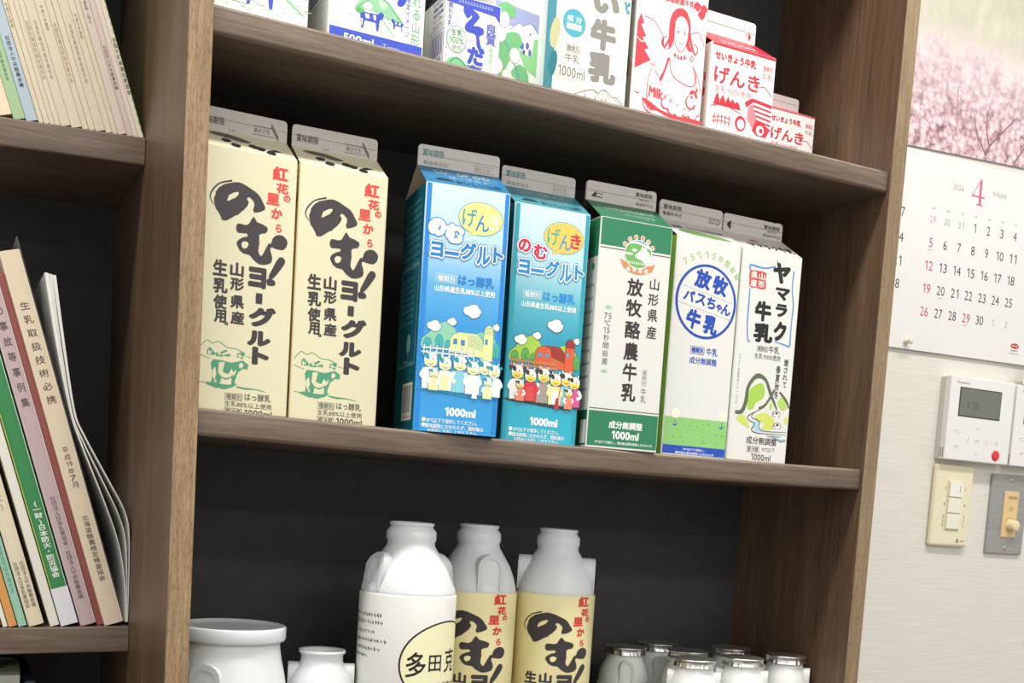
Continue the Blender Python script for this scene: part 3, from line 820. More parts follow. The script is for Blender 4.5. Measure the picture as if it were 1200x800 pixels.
for i in range(9): scribble(ls, 22, 136 - i * 11, 18, 2, '#5a5a55', 6)
done(*R)

# ---- blue ring milk carton
x, y, yaw = 449.24, 16.5, -0.0158
zr = max(sag2(x - 37), sag2(x + 37)) + 0.12
R = carton('milk_carton', 'white milk carton with big blue ring lettering above green meadow strip', x, y, yaw, zr, 70, 70, 192.47 - zr, 213.2 - zr, 229.8 - zr, '#e2e1dc', '#7db040', '#cfccc4', gusset='#8a8a6a', fw=69.4, notch=-1)
root, fr, gb, fp, ls = R
BU = '#1f4bb4'
fr.sec('blue_ring')
for i, ch in enumerate('75℃15秒間殺菌'):
    a = math.radians(128 - i * 11.2); fr.text(ch, 0.6 + 40.5 * math.cos(a), 140 + 39.5 * math.sin(a), 4.2 if ch in '75' or ch == '1' else 5.2, 6, '#a6cf96', 0.02, 2, rot=a - math.pi / 2)
fr.ellipse(0.6, 138, 33.0, 33.0, BU, 2, 56); fr.ellipse(0.6, 138, 30.4, 30.6, '#e4e3de', 3, 56)
for (a, b_) in (((-29.4, 150.6), (30.4, 139.9)), ((-30, 134.9), (29.8, 124.5))):
    for i in range(34):
        t = i / 34; fr.rect(a[0] + (b_[0] - a[0]) * t, a[0] + (b_[0] - a[0]) * (t + 0.018), a[1] + (b_[1] - a[1]) * t - 0.25, a[1] + (b_[1] - a[1]) * t + 0.25, '#6a7aa8', 4)
TLT = -0.17
fr.sec('title_lettering')
for c, u, v, w, h, bd in (('放', -4.3, 157.4, 17.4, 17, 0.055), ('牧', 14.6, 154.0, 16.6, 17, 0.055), ('パ', -17.9, 141.5, 11.8, 10, 0.045), ('ス', -5.3, 139.5, 10.8, 9.6, 0.045), ('ち', 6.2, 137.6, 9.8, 10.6, 0.045), ('ゃ', 15.0, 134.6, 6.6, 6.8, 0.045), ('ん', 23.0, 133.8, 10.2, 10.4, 0.045), ('牛', -11.4, 121.3, 16, 17.4, 0.06), ('乳', 7.4, 118.2, 16, 17.4, 0.06)):
    fr.text(c, u, v, w, h, BU, bd, 5, rot=TLT)
fr.sec('fine_print')
fr.frame(-4.7, 94.4, 15.3, 7, 0.4, BU); fr.text('種類別', -4.7, 94.4, 13, 4.8, BU, 0.03); fr.text('牛乳', 11.3, 94.4, 12.4, 7, BU, 0.02); fr.text('成分無調整', 2.5, 85.3, 29.8, 6.2, BU, 0.02)
fr.sec('meadow_illustration')
fr.rect(-34.05, 34.05, 8, 33.4, '#8fca77', 1); fr.rect(-34.05, 34.05, 0.5, 8.2, '#2350b8', 2)
rnd = random.Random(3)
for i in range(22): 
    u, v = rnd.uniform(-32, 32), rnd.uniform(10.5, 31); fr.rect(u - 1.1, u + 1.1, v, v + 0.45, '#4a9a4e', 2)
for u, v in ((-23, 36.5), (28.0, 37.6)):
    fr.stroke([(u, v - 3), (u + 0.4, v - 11)], 0.6, BU, 3, sm=0); fr.stroke([(u - 3.2, v - 9), (u, v - 10.8), (u + 3.4, v - 8.4)], [0.3, 1.3, 0.3], BU, 3)
    for q in range(8): fr.ellipse(u + 3.2 * math.cos(q * math.pi / 4), v + 3.2 * math.sin(q * math.pi / 4), 1.5, 1.5, '#f5f4e6', 4, 8)
    fr.ellipse(u, v, 2.9, 2.9, '#f5f1cf', 5, 12)
fr.text('10℃以下で保存し、', 0, 5.2, 24, 2.4, '#eef0f6', 0.02, 3); fr.text('開封後は賞味期限にかかわらず', 1, 1.8, 42, 2.4, '#eef0f6', 0.02, 3)
fp.text('賞味期限', -21, 0.66, 20, 0.26, '#2e2a28', 0.02); fp.text('製造年月日', -21, 0.3, 20, 0.22, '#2e2a28', 0.02)
fp.frame(24, 0.34, 10, 0.24, 0.03, '#3a3632'); fp.poly([(29, 0.54), (33, 0.34), (29, 0.14)], '#3a3632', 2); fp.poly([(29.2, 0.48), (32, 0.34), (29.2, 0.2)], FIN, 3); fp.text('あけぐち', 24, 0.34, 8, 0.12, '#55504a')
gb.poly(wob([(-28, 0.3), (-20, 0.42), (0, 0.4), (20, 0.3), (28, 0.16), (10, 0.12), (-14, 0.16)], amp=0), '#5f8a48', 2); gb.text('75℃15秒間殺菌', 6, 0.58, 40, 0.14, '#7a8a70', 0.01); gb.text('放牧', -24, 0.56, 12, 0.2, '#4a5a8a', 0.03)
done(*R)

# ---- brush letter milk carton
x, y, yaw = 521.27, 17.7, -0.0057
zr = max(sag2(x - 37), sag2(x + 37)) + 0.12
R = carton('milk_carton', 'white milk carton with black brush lettering, red stamp and inked green hills', x, y, yaw, zr, 70, 70, 192.47 - zr, 213.2 - zr, 229.8 - zr, '#e3e2dd', '#d2d0c8', '#cbc7bf', gusset='#a59f95', fw=69.4, notch=1)
root, fr, gb, fp, ls = R
BB = '#5b93cf'; BK = '#252122'
fr.stroke([(-23.8, 172.5), (-24.6, 178), (-9.1, 177.2), (4.2, 180.6)], [1.6, 2, 1.6, 1.2], BB); fr.stroke([(25.8, 179.4), (25.5, 162.7), (28.4, 148.0), (27.9, 131.2), (28.2, 110.4)], [1.6, 1.2, 1.6, 1.2, 1.8], BB)
fr.stroke([(-23.3, 157.6), (-23.1, 141.3), (-23.0, 124.8), (-20.9, 110.6), (-17.7, 109.8)], [1.2, 1.8, 1.4, 1.6, 1], BB); fr.stroke([(28.2, 109.6), (19.2, 111.3), (9.5, 112.5)], [1.8, 1.2, 1], BB)
fr.sec('red_stamp')
fr.poly(wob([(-24.4, 172.6), (-15.4, 173.8), (-6.2, 173.4), (-6, 166), (-6.4, 158.6), (-15, 158.2), (-24, 158.8), (-24.6, 166)], amp=0.35, seed=5), '#d9443e', 2)
for c, u, v in (('山', -10.8, 169.6), ('形', -10.8, 162.4), ('県', -19.6, 169.6), ('産', -19.6, 162.4)): fr.text(c, u, v, 7.4, 6.4, '#f6ece6', 0.03, 3)
fr.sec('title_lettering')
for c, u, v, w, h in (('ヤ', 11.7, 175.3, 20.5, 19), ('マ', 14.8, 156.7, 17.1, 11.4), ('ラ', 14.9, 141.7, 14, 12), ('ク', 15.3, 122.5, 15, 18.6), ('牛', -6.1, 138.5, 19.2, 18.6), ('乳', -3.9, 118.8, 22.6, 18)): fr.text(c, u, v, w, h, BK, 0.062)
fr.stroke([(5.5, 186.5), (7.2, 180)], [0.6, 1.6], BK, sm=0)
fr.sec('fine_print')
box_text(fr, '種類別', -3.3, 104.3, 13, 5, '#6a6866'); fr.text('牛乳', 10.3, 104.6, 12.2, 6.8, '#3e3c3c', 0.015); fr.text('生乳100%使用', 3.3, 97.5, 30.1, 5, '#4e4c4a', 0.005)
fr.text('愛されて', 26.0, 84.6, 5.6, 26.5, '#3a3838', 0.02, vertical=True); fr.text('春夏秋冬', 17.2, 75.5, 5.4, 31, '#3a3838', 0.02, vertical=True)
fr.text('イラストの風景はイメージです。', -28.4, 73, 2.6, 50, '#8a8886', 0, vertical=True)
OL = '#5d6a50'
fr.sec('hill_illustration')
fr.stroke([(-28.7, 44.1), (-21.3, 45.0), (-17.3, 55.2), (-16.4, 67.0), (-11.0, 75.9), (-5.1, 79.4), (3.6, 76.4), (10.3, 64.6), (19.4, 50.2)], [3, 4.2, 4, 3.4, 3.6, 4.6, 3, 3.4, 1.6], OL, 3)
fr.stroke([(-1.9, 49.1), (6.1, 54.1), (14.8, 68.4)], [3, 2.4, 2.4], OL, 3); fr.stroke([(21.0, 66.8), (29.2, 59.7), (35.0 - 1.2, 52.6)], [2, 2.8, 1.6], OL, 3)
fr.poly(wob([(-14.4, 47.9), (-15.2, 62.0), (-11.6, 68.2), (0.9, 73.0), (3.0, 60.6), (-5.6, 54.7), (-8.3, 49.4)], amp=0.3), '#a8cf52', 2); fr.poly(wob([(20.6, 58.9), (24.6, 62.6), (31.0, 53.0), (25.9, 50.0), (19.9, 55.4)], amp=0.2), '#b4d666', 2)
fr.poly(wob([(-26.2, 40.2), (-18.0, 41.8), (-10.5, 30.6), (-17.0, 32.6), (-24.7, 36.1)], amp=0.2), '#cfdc6a', 2); fr.poly(wob([(-4.4, 43.0), (7.0, 46.0), (17.3, 39.9), (17.1, 32.2), (4.3, 31.1), (5.9, 36.3), (-2.9, 38.9)], amp=0.2), '#cfdc6a', 2)
fr.ellipse(12, 52.6, 1.8, 3.4, '#b4d666', 2, 10); fr.ellipse(31.4, 41, 2.4, 3.6, '#cfdc6a', 2, 10)
fr.poly(wob([(-8, 36), (0, 37), (0, 31), (6, 28.6), (-3, 28.4), (-6, 31)], amp=0), '#a9d5e4', 2)
for (u, v) in ((21, 24.8), (27, 22)): fr.stroke([(u - 6, v + 1), (u, v), (u + 6, v + 0.6)], [0.6, 1.8, 0.5], '#86b9cc', 3)
fr.stroke([(-1.8, 47.9), (-13.7, 41.3), (-11.2, 37.3), (-4.7, 35.4), (-8.3, 29.2), (0.5, 26.5), (33.0, 27.6)], [0.6, 0.9, 0.7, 0.6, 0.9, 0.7, 0.3], BK, 4); fr.stroke([(-5.8, 46.2), (-9.5, 40.8), (0.4, 37.5), (0, 31.6), (8.8, 28.9), (33.0, 30.2)], [0.4, 0.6, 0.8, 0.6, 0.7, 0.3], BK, 4)
fr.stroke([(10, 24.6), (18, 24), (27, 20.4), (32.5, 22)], 0.5, BK, 4)
for (u, v) in ((19, 46), (21, 35)):
    fr.poly(wob([(u - 4, v - 2), (u - 4.4, v + 1), (u - 1, v + 2.6), (u + 3, v + 2.4), (u + 4.6, v + 0.4), (u + 3.4, v - 2.4)], amp=0.1), '#f4f3ee', 3)
    fr.stroke([(u - 4, v - 2.6), (u - 4.4, v + 1), (u - 1, v + 2.6), (u + 3, v + 2.4), (u + 4.6, v + 0.4), (u + 3.4, v - 3)], 0.6, BK, 4); fr.ellipse(u + 0.5, v + 0.8, 1.8, 1.1, BK, 4, 8); fr.ellipse(u - 3, v, 0.9, 0.9, BK, 4, 8); fr.stroke([(u - 1.5, v - 1), (u - 1.6, v - 3)], 0.5, BK, 4)
fr.sec('fine_print')
fr.text('成分無調整', 4.4, 19.6, 35.8, 7, '#3a3836', 0.01, 5); box_text(fr, '要冷蔵', -4.8, 11.3, 14.6, 6, '#5a5856'); fr.text('10℃以下', 13.3, 11.8, 15.8, 4, '#4a4846', 0); fr.text('1000ml', 5.3, 4.2, 22.7, 6.2, '#3e3c3c', 0.01)
fp.poly([(-31, 0.4), (-27.5, 0.62), (-26, 0.62), (-26, 0.18), (-27.5, 0.18)], '#221f20', 2); fp.text('賞味期限', 22, 0.66, 19, 0.24, '#2e2a28', 0.02); fp.text('(開封前)', 22, 0.42, 11, 0.14, '#5a544e'); fp.text('製造年月日', 22, 0.2, 20, 0.16, '#3a3530', 0.01)
gb.poly([(-14, 0.66), (-6, 0.72), (0, 0.6), (-10, 0.56)], '#b86a60', 2); gb.text('ヤマラク牛乳', 6, 0.34, 54, 0.3, '#2a2626', 0.05)
done(*R)

# ------------------------------------------------------------------ upper shelf
WHT = '#e6e5df'
BLU = '#3a4cc0'
LG = '#8fc79a'
# T1 cow carton at the upright
R = carton('milk_carton', 'white milk carton with blue grazing cows on green grass, beside the upright on upper shelf', 35.6, 10, 0.0, S1 + 0.2, 69.5, 69.5, 192, 213, 230, '#eceee2', '#e0e2d6', '#e6e6da')
root, fr, gb, fp, ls = R
Z = S1
rnd = random.Random(8)
for i in range(70):
    u, v = rnd.uniform(-30, 33), Z + rnd.uniform(4, 40); fr.rect(u, u + rnd.uniform(2, 6), v, v + 0.35, '#9ab49a', 2)


def blue_cow(P, u, v, s, col=BLU, fl=1):
    Q = lambda L: [(u + fl * a * s, v + b * s) for a, b in L]
    P.poly(Q([(-10, 8), (8, 9), (11, 12), (14, 10), (13, 6), (10, 4), (9, -6), (7, -6), (6, 1), (-5, 1), (-6, -6), (-8, -6), (-9, 2)]), col, 3)
    P.poly(Q([(-5, 7), (-1, 7.4), (0, 3.4), (-4, 3)]), WHT, 4); P.poly(Q([(3, 7.6), (6, 7.6), (6, 3), (4, 3)]), WHT, 4); P.poly(Q([(-8.4, 2), (-6.8, 2), (-7, -4), (-7.8, -4)]), WHT, 4)


blue_cow(fr, -2, Z + 14, 1.1); blue_cow(fr, 20, Z + 26, 0.75, fl=-1); blue_cow(fr, -26, Z + 14, 0.6)
fr.stroke([(8, Z + 26), (20, Z + 16), (32, Z + 8)], [1.2, 2, 0.8], LG); fr.stroke([(-30, Z + 8), (-10, Z + 7)], 0.8, LG); fr.stroke([(22, Z + 36), (33, Z + 30)], 3, '#5aa86a')
for i in range(6): fr.stroke([(10 + i * 3, Z + 40), (13 + i * 3, Z + 34)], 0.8, LG, sm=0)
done(*R)


def brick(name, label, x0, x1, y0, dep, hgt, front, side, top, group=None, rz=0):
    root = empty(name, ((x0 + x1) / 2, y0 + dep / 2, S1 + 0.2), label, 'milk carton', group=group, rz=rz)
    W = x1 - x0; b = MB()
    b.box(-W / 2, W / 2, -dep / 2, dep / 2, 0, hgt, mat(front, 0.38), bev=1.0)
    b.build('body', root)
    b = MB(); b.box(-W / 2 + 2, W / 2 - 2, -3, 3, hgt - 0.1, hgt + 1.4, mat(top, 0.45)); b.build('sealing_flap', root)
    fr = Print(lambda u, v, d: (u, -dep / 2 - 0.03 - d, max(v - S1 - 0.2, 0.25))); ls = Print(lambda u, v, d: (-W / 2 - 0.03 - d, -u, max(v - S1 - 0.2, 0.25)))
    return root, fr, ls


# T2 green hill pack
root, fr, ls = brick('milk_pack', 'white milk pack with blue foot band, green volcano and blue cows', 85.6, 162.0, 10, 62, 120, WHT, WHT, WHT)
fr.rect(-37, 37, Z + 0.8, Z + 7.4, '#3650c4', 2); fr.text('500ml', -14, Z + 1.6, 24, 5.4, '#f0f2fa', 0.03, 3); fr.text('Tetra', 12, Z + 1.2, 14, 4, '#aeb8ea', 0.02, 3)
fr.poly(wob([(-18, Z + 24), (-14, Z + 30), (-6, Z + 33.5), (2, Z + 37), (6, Z + 34), (14, Z + 28), (20, Z + 22), (8, Z + 22), (-6, Z + 25)], amp=0.2), LG, 2)
fr.poly(wob([(-12, Z + 27), (-8, Z + 31), (-4, Z + 27), (-8, Z + 25)], amp=0), WHT, 3); fr.poly(wob([(0, Z + 33), (3, Z + 35), (8, Z + 30), (3, Z + 28)], amp=0), '#b8dcbc', 3); fr.stroke([(-16, Z + 25), (2, Z + 36.6), (20, Z + 21)], 0.8, '#5aa86a', 4)
fr.poly(wob([(-18, Z + 23), (-14, Z + 25), (-10, Z + 23), (-14, Z + 21)], amp=0.2), '#5aa86a', 4)
blue_cow(fr, -6, Z + 16, 0.8); blue_cow(fr, 17, Z + 18, 0.42, fl=-1)
for i in range(16):
    u, v = rnd.uniform(-28, 14), Z + rnd.uniform(10, 24); fr.rect(u, u + 5, v, v + 0.3, '#b4c8b4', 2)
fr.stroke([(4, Z + 20), (14, Z + 10)], 0.8, LG, sm=0)
fr.poly(wob([(-1, Z + 46), (1, Z + 41), (8, Z + 40), (14, Z + 43), (17, Z + 40), (15, Z + 35), (18, Z + 33), (22, Z + 37), (22, Z + 44), (18, Z + 50), (8, Z + 52)], amp=0.1), '#2f44c4', 3)
fr.text('地域限定イメージ', 24.2, Z + 32, 3.4, 40, '#4a56b4', 0.01, vertical=True); fr.text('ふれる山形', 31.2, Z + 30, 7.2, 46, '#6ab284', 0.01, vertical=True)
for i in range(5): fr.rect(-36 + i, -24 + i, Z + 34 + i * 2.2, Z + 34.6 + i * 2.2, '#6a76c0', 2)
fr.ring(-10, Z + 47, 12, 5, 0.8, '#5aa86a', 2)
ls.frame(4, Z + 12, 44, 36, 0.5, '#8a90b4')
for i in range(7): ls.rect(-14 + i * 6, -13.6 + i * 6, Z + 2, Z + 28, '#a0a4bc', 2)
for i in range(4): ls.rect(-20, 22, Z + 34 + i * 3, Z + 35.6 + i * 3, '#5560a0', 2)
fr.build('front_print', root); ls.build('side_print', root)

# T3 short blue-lettered pack
root, fr, ls = brick('milk_pack', 'short white milk pack with fat blue lettering and green 100% oval', 178.5, 226.6, 10, 44, 53, WHT, WHT, '#4a58c8')
fr.poly([(-23, Z + 52.6), (23, Z + 52.6), (23, Z + 40), (19, Z + 44.4), (-23, Z + 47)], '#3f50c6', 2); scribble(fr, 2, Z + 49.4, 30, 2.2, '#a8b2ee', 12, 3)
so = [(-6, Z + 46), (-1, Z + 45.4), (4, Z + 43), (5, Z + 40), (0.4, Z + 33.6), (4, Z + 34), (9, Z + 33), (9.4, Z + 29), (6, Z + 26.6), (7, Z + 22), (8.4, Z + 17), (6.4, Z + 16), (4, Z + 20), (2.6, Z + 27), (-5, Z + 28), (-7, Z + 31), (-5, Z + 35), (-1, Z + 40)]
fr.poly(wob(so, amp=0.1), BLU, 3); fr.poly(wob([(-8, Z + 47), (-4, Z + 46), (-2, Z + 41), (-5, Z + 38), (-8.4, Z + 42)], amp=0.1), BLU, 3)
for c, v, w in (('だ', Z + 11, 15), ('ち', Z - 2 + 3.4, 15)): fr.text(c, 4, v, w, 14 if c == 'だ' else 5, BLU, 0.06, 3)
for c, v in (('良', Z + 34), ('質', Z + 26)): fr.text(c, 16.2, v, 8.6, 8.6, '#5a66c8', 0.025, 3)
fr.text('酪農家の', 17, Z + 12, 4, 18, '#9fcfaa', 0, vertical=True)
fr.ellipse(-13.2, Z + 20, 8.4, 10.2, '#4f9a62', 2, 24); fr.ellipse(-13.2, Z + 20, 7.8, 9.6, '#f2f4ea', 3, 24)
fr.text('生乳', -13.2, Z + 25, 10, 5, '#3a8a52', 0.03, 4); fr.text('100%', -13.2, Z + 19.4, 12, 5, '#3a8a52', 0.02, 4); fr.text('使用', -13, Z + 13.8, 8, 4, '#3a8a52', 0.02, 4)
fr.text('種類別牛乳', -19.6, Z + 40, 3.8, 22, '#4a56b4', 0.01, vertical=True); fr.text('イラストはイメージ', -21.4, Z + 13, 2, 26, '#7a80b0', 0, vertical=True)
fr.poly(wob([(-20, Z + 1), (-17, Z + 6), (-10, Z + 7), (-4, Z + 3), (-2, Z + 1)], amp=0.3), '#7cc08c', 2); fr.stroke([(-18, Z + 2), (-12, Z + 6.6), (-4, Z + 1.4)], 0.8, '#3a8a52', 3)
for i in range(8): fr.ellipse(rnd.uniform(-16, 20), Z + rnd.uniform(4, 44), 2.6, 1.8, '#c8ccec', 1, 8)
for i, t in enumerate(('たんぱく質', '脂質', '炭水化物', 'ナトリウム', 'カルシウム')): ls.text(t, 8, Z + 50 - i * 4.4, 20, 3.0, '#4a54a0', 0.02)
ls.frame(4, Z + 42, 34, 25, 0.4, '#5560a8'); ls.frame(8, Z + 14, 28, 26, 0.5, '#5560a8')
for i in range(9): ls.rect(-3 + i * 2.7, -3 + i * 2.7 + (1.5 if i % 2 else 0.8), Z + 8, Z + 25, '#4a54a0', 2)
ls.text('4970', 8, Z + 4, 20, 4.6, '#4a54a0', 0.01)
fr.build('front_print', root); ls.build('side_print', root)

# T4 tall pack with bean picture
root, fr, ls = brick('milk_pack', 'plain white pack with picture of white beans, leaves, mountain and cow', 228, 276.6, 27, 47, 150, '#efeeea', '#efeeea', '#e0e0da')
Z4 = S1
fr.poly([(-24, Z4 + 8), (-24, Z4 + 66), (16.6, Z4 + 62), (16.6, Z4 + 14), (4, Z4 + 19), (2, Z4 + 8)], '#e9ece8', 1)
fr.poly([(-24, Z4 + 50), (-24, Z4 + 66), (16.6, Z4 + 62), (16.6, Z4 + 44), (6, Z4 + 50), (-6, Z4 + 48)], '#9fa8d0', 2)
fr.poly([(-10, Z4 + 45), (-2, Z4 + 52), (2, Z4 + 50.6), (9, Z4 + 54), (16.6, Z4 + 47), (16.6, Z4 + 40), (-10, Z4 + 40)], '#f0f1f2', 3); fr.stroke([(-10, Z4 + 45), (-2, Z4 + 52), (2, Z4 + 50.4), (9, Z4 + 54), (16.4, Z4 + 47)], 0.5, '#6a74b0', 4)
fr.poly([(-6, Z4 + 40), (16.6, Z4 + 43), (16.6, Z4 + 13), (6, Z4 + 18)], '#8fcf8a', 3)
fr.poly(wob([(-8, Z4 + 34), (-4, Z4 + 42), (6, Z4 + 44), (12, Z4 + 44), (12, Z4 + 34), (10, Z4 + 28), (4, Z4 + 30), (0, Z4 + 32)], amp=0.1), '#eceef0', 5)
for (u, v, a, b_) in ((-4, 38, 2.6, 2.4), (2, 35, 2, 3), (7, 36, 1.6, 3), (9.6, 31, 1.4, 3), (4, 30.6, 1.4, 2)): fr.ellipse(u, Z4 + v, a, b_, '#5a64a8', 6, 9)
fr.poly([(5, Z4 + 43), (7, Z4 + 50), (10.4, Z4 + 50), (11.6, Z4 + 42), (8.6, Z4 + 37)], '#f0f0ee', 6); fr.ellipse(9, Z4 + 45.6, 0.9, 0.9, '#4a54a0', 7, 8)
for L in ([(-20, 30), (-12, 42), (-2, 44), (2, 36), (-6, 26), (-12, 12), (-14, 6), (-20, 6)], [(-22, 60), (-14, 66), (-6, 62), (-6, 56), (-14, 54)], [(-8, 10), (0, 20), (8, 16), (10, 6), (4, 4), (-4, 4)]):
    fr.poly(wob([(a, Z4 + c) for a, c in L], amp=0.1), '#72ba7c', 7)
fr.stroke([(-14, Z4 + 36), (-4, Z4 + 20), (2, Z4 + 6)], 0.8, '#3f8fb0', 8)
for (u, v, a, b_) in ((-15, 52, 4.4, 6), (-18, 40, 5, 6), (-4, 26, 4.6, 6), (-19, 15, 4.6, 6), (-10, 9, 4.4, 5), (-5, 5, 4.6, 4)): 
    fr.ellipse(u, Z4 + v, a + 0.4, b_ + 0.4, '#b0a8a0', 8, 16); fr.ellipse(u, Z4 + v, a, b_, '#f1ebe4', 9, 16)
fr.build('front_print', root); ls.build('side_print', root)

# T5 grey-lettered carton
R = carton('milk_carton', 'ivory milk carton with grey lettering, teal round badge and sketched mountains', 311, 10, 0.0, S1 + 0.2, 70, 70, 192, 213, 230, '#efede0', '#3e95a6', '#e6e4d8')
root, fr, gb, fp, ls = R
GL = '#8b8880'
fr.text('い', 10.5, Z + 79, 26, 18, GL, 0.075); fr.text('し', 10, Z + 104, 20, 20, GL, 0.07)
fr.text('牛', 9.6, Z + 53.5, 25, 25, GL, 0.075); fr.text('乳', 10.6, Z + 27, 27, 25, GL, 0.07)
fr.ellipse(-18.4, Z + 56.5, 10.6, 10.9, '#45a9ba', 2, 32); fr.text('成　分', -18.4, Z + 59.6, 14, 5, '#eef4f2', 0.03, 3); fr.text('無調整', -18.4, Z + 53.6, 14.6, 5.4, '#eef4f2', 0.035, 3)
box_text(fr, '種類別', -18, Z + 36.4, 14, 5.4, '#8b8880'); fr.text('牛乳', -18, Z + 28.6, 14, 6.6, '#77746c', 0); fr.text('1000ml', -18, Z + 17.6, 25, 8, '#6f6c64', 0)
fr.stroke([(-14, Z - 0.5 + 2), (-4, Z + 6), (4, Z + 8.4), (8, Z + 6.4), (14, Z + 10.6), (22, Z + 6), (26, Z + 6.4), (32.5, Z + 1.4)], 0.6, '#6f6c64')
for a, b_ in (((14, 10.6), (20, 3)), ((4, 8.4), (10, 2)), ((22, 6.4), (30, 1)), ((14, 10.6), (12, 5))): fr.stroke([(a[0], Z + a[1]), (b_[0], Z + b_[1])], 0.35, '#8b8880', sm=0)
for u in (-4, 6, 12, 16): fr.poly([(u - 1, Z + 1), (u, Z + 5), (u + 1, Z + 1)], '#a5a29a', 3)
for i in range(26): fr.ellipse(rnd.uniform(-32, 32), Z + rnd.uniform(8, 90), 0.4, 0.4, '#b0ada4', 2, 6)
for i in range(14): fr.ellipse(29.5 + rnd.uniform(-2.6, 2.8), Z + rnd.uniform(76, 96), rnd.uniform(0.6, 1.6), rnd.uniform(1, 2.4), '#4f93a8', 3, 7)
for i in range(18): fr.ellipse(rnd.uniform(-30, 0), Z + rnd.uniform(2, 14), rnd.uniform(2, 5), 0.7, '#e2e0d2', 1, 8)
ls.ellipse(34, Z + 46, 9, 12, '#dcd6a0', 1, 16); ls.ellipse(33, Z + 22, 8, 10, '#2f8496', 2, 16)
done(*R)

# T6 red woman carton
RD = '#d8404a'
R = carton('milk_carton', 'white milk carton with red drawing of a woman, milk bottle and vegetable basket', 387.3, 10, 0.0, S1 + 0.2, 72, 72, 192, 213, 230, '#f0ecea', '#dcc8b4', '#ece6e2')
root, fr, gb, fp, ls = R
fr.text('低温殺菌牛乳', 6, Z + 98, 30, 6, RD, 0.03)
for (u, v) in ((24, 98), (31, 97), (29, 92)): fr.poly(wob([(u - 4, Z + v), (u, Z + v + 4), (u + 4, Z + v + 1), (u + 1, Z + v - 4)], amp=0.2), RD, 2)
tree = [(-34.6, 34), (-34.6, 72), (-31.5, 80), (-28, 72), (-31, 71), (-25, 62), (-29, 61), (-22, 53), (-26, 51), (-19, 44), (-26, 40)]
fr.poly([(a, Z + c) for a, c in tree], RD, 2)
fr.stroke([(-34, Z + 60), (-29, Z + 57), (-25, Z + 60)], 0.9, '#f0ecea', 3)
for (u, v, a) in ((-30, 33, 4.4), (-24, 35, 3.2), (-20, 33, 2)): fr.ellipse(u, Z + v, a, a * 0.8, '#f0ecea', 3, 12)
fr.stroke([(-28, Z + 78), (-18, Z + 76), (-8, Z + 66)], 0.7, RD); fr.stroke([(20, Z + 74), (28, Z + 77), (34.6, Z + 66)], 0.7, RD)
hair = [(-2, 58), (-3, 76), (0, 88), (8, 93), (15, 90), (19, 80), (19, 66), (22, 60), (18, 60), (14, 66), (14, 78), (9, 84), (4, 78), (2, 62), (-4, 56), (-10, 60), (-8, 66), (-6, 58)]
fr.poly(wob([(a, Z + c) for a, c in hair], amp=0.1), RD, 2)
face = [(3, 66), (3, 80), (8, 86), (14, 84), (17, 76), (16, 66), (12, 58), (8, 58)]
fr.poly(wob([(a, Z + c) for a, c in face], amp=0), '#f3efec', 3); fr.stroke([(3, Z + 80), (3, Z + 66), (8, Z + 58), (12, Z + 58), (16, Z + 66), (17, Z + 76)], 0.6, RD, 4)
for u in (6.6, 13.2): fr.ellipse(u, Z + 73, 0.8, 1.4, RD, 5, 8); fr.stroke([(u - 1.6, Z + 76), (u + 1.4, Z + 76.6)], 0.4, RD, 5, sm=0)
fr.stroke([(10.6, Z + 73), (11.4, Z + 68.6), (10, Z + 68)], 0.4, RD, 5); fr.stroke([(8, Z + 64.6), (10.6, Z + 63.6), (13, Z + 65)], 0.6, RD, 5)
for s_ in (-1, 1): fr.stroke([(9.6 + s_ * 9, Z + 74), (9.6 + s_ * 12, Z + 64), (9.6 + s_ * 16, Z + 58), (9.6 + s_ * 18, Z + 64), (9.6 + s_ * 14, Z + 67)], [1.6, 2.2, 1.4, 1, 0.6], RD, 4)
fr.stroke([(4, Z + 54), (10, Z + 52.6), (16, Z + 54)], 3, RD, 3)
for u in (6, 9, 12.4): fr.rect(u, u + 1.6, Z + 52, Z + 54.6, '#f3efec', 5)
fr.stroke([(20, Z + 52), (22, Z + 56), (24, Z + 54), (21, Z + 51)], 0.8, RD, 4)
fr.stroke([(-1, Z + 50), (-4, Z + 40), (-8, Z + 30)], [2.4, 1.8, 3], RD); fr.stroke([(0, Z + 50), (2, Z + 40), (8, Z + 34), (20, Z + 31), (27, Z + 33), (27, Z + 42), (24, Z + 48)], 0.8, RD); fr.stroke([(24, Z + 48), (30, Z + 40), (34.4, Z + 28)], 0.7, RD); fr.stroke([(28, Z + 42), (30, Z + 26)], 0.6, RD, sm=0)
bottle_o = [(-20, 41), (-15, 41), (-14, 36), (-8, 28), (-6, 4), (-12, 1), (-18, 3), (-21, 26), (-20.6, 34)]
fr.poly(wob([(a, Z + c) for a, c in bottle_o], amp=0), '#f3efec', 4); fr.stroke([(-17, Z + 38), (-20, Z + 30), (-20.6, Z + 14), (-18, Z + 2)], 0.7, RD, 5); fr.stroke([(-14, Z + 37), (-8, Z + 29), (-6, Z + 18)], 0.7, RD, 5); fr.ellipse(-17, Z + 41, 3.6, 1.8, '#e8b0ae', 5, 12)
fr.poly([(-20, Z + 10), (-19, Z + 26), (-5, Z + 26), (-4, Z + 12)], '#e8a8a6', 5); fr.poly([(-19.4, Z + 10.6), (-18.4, Z + 25.4), (-5.6, Z + 25.4), (-4.6, Z + 12.6)], '#f3efec', 6)
fr.text('Milk', -11.6, Z + 18.6, 14, 9, RD, 0.05, 7, rot=-0.05)
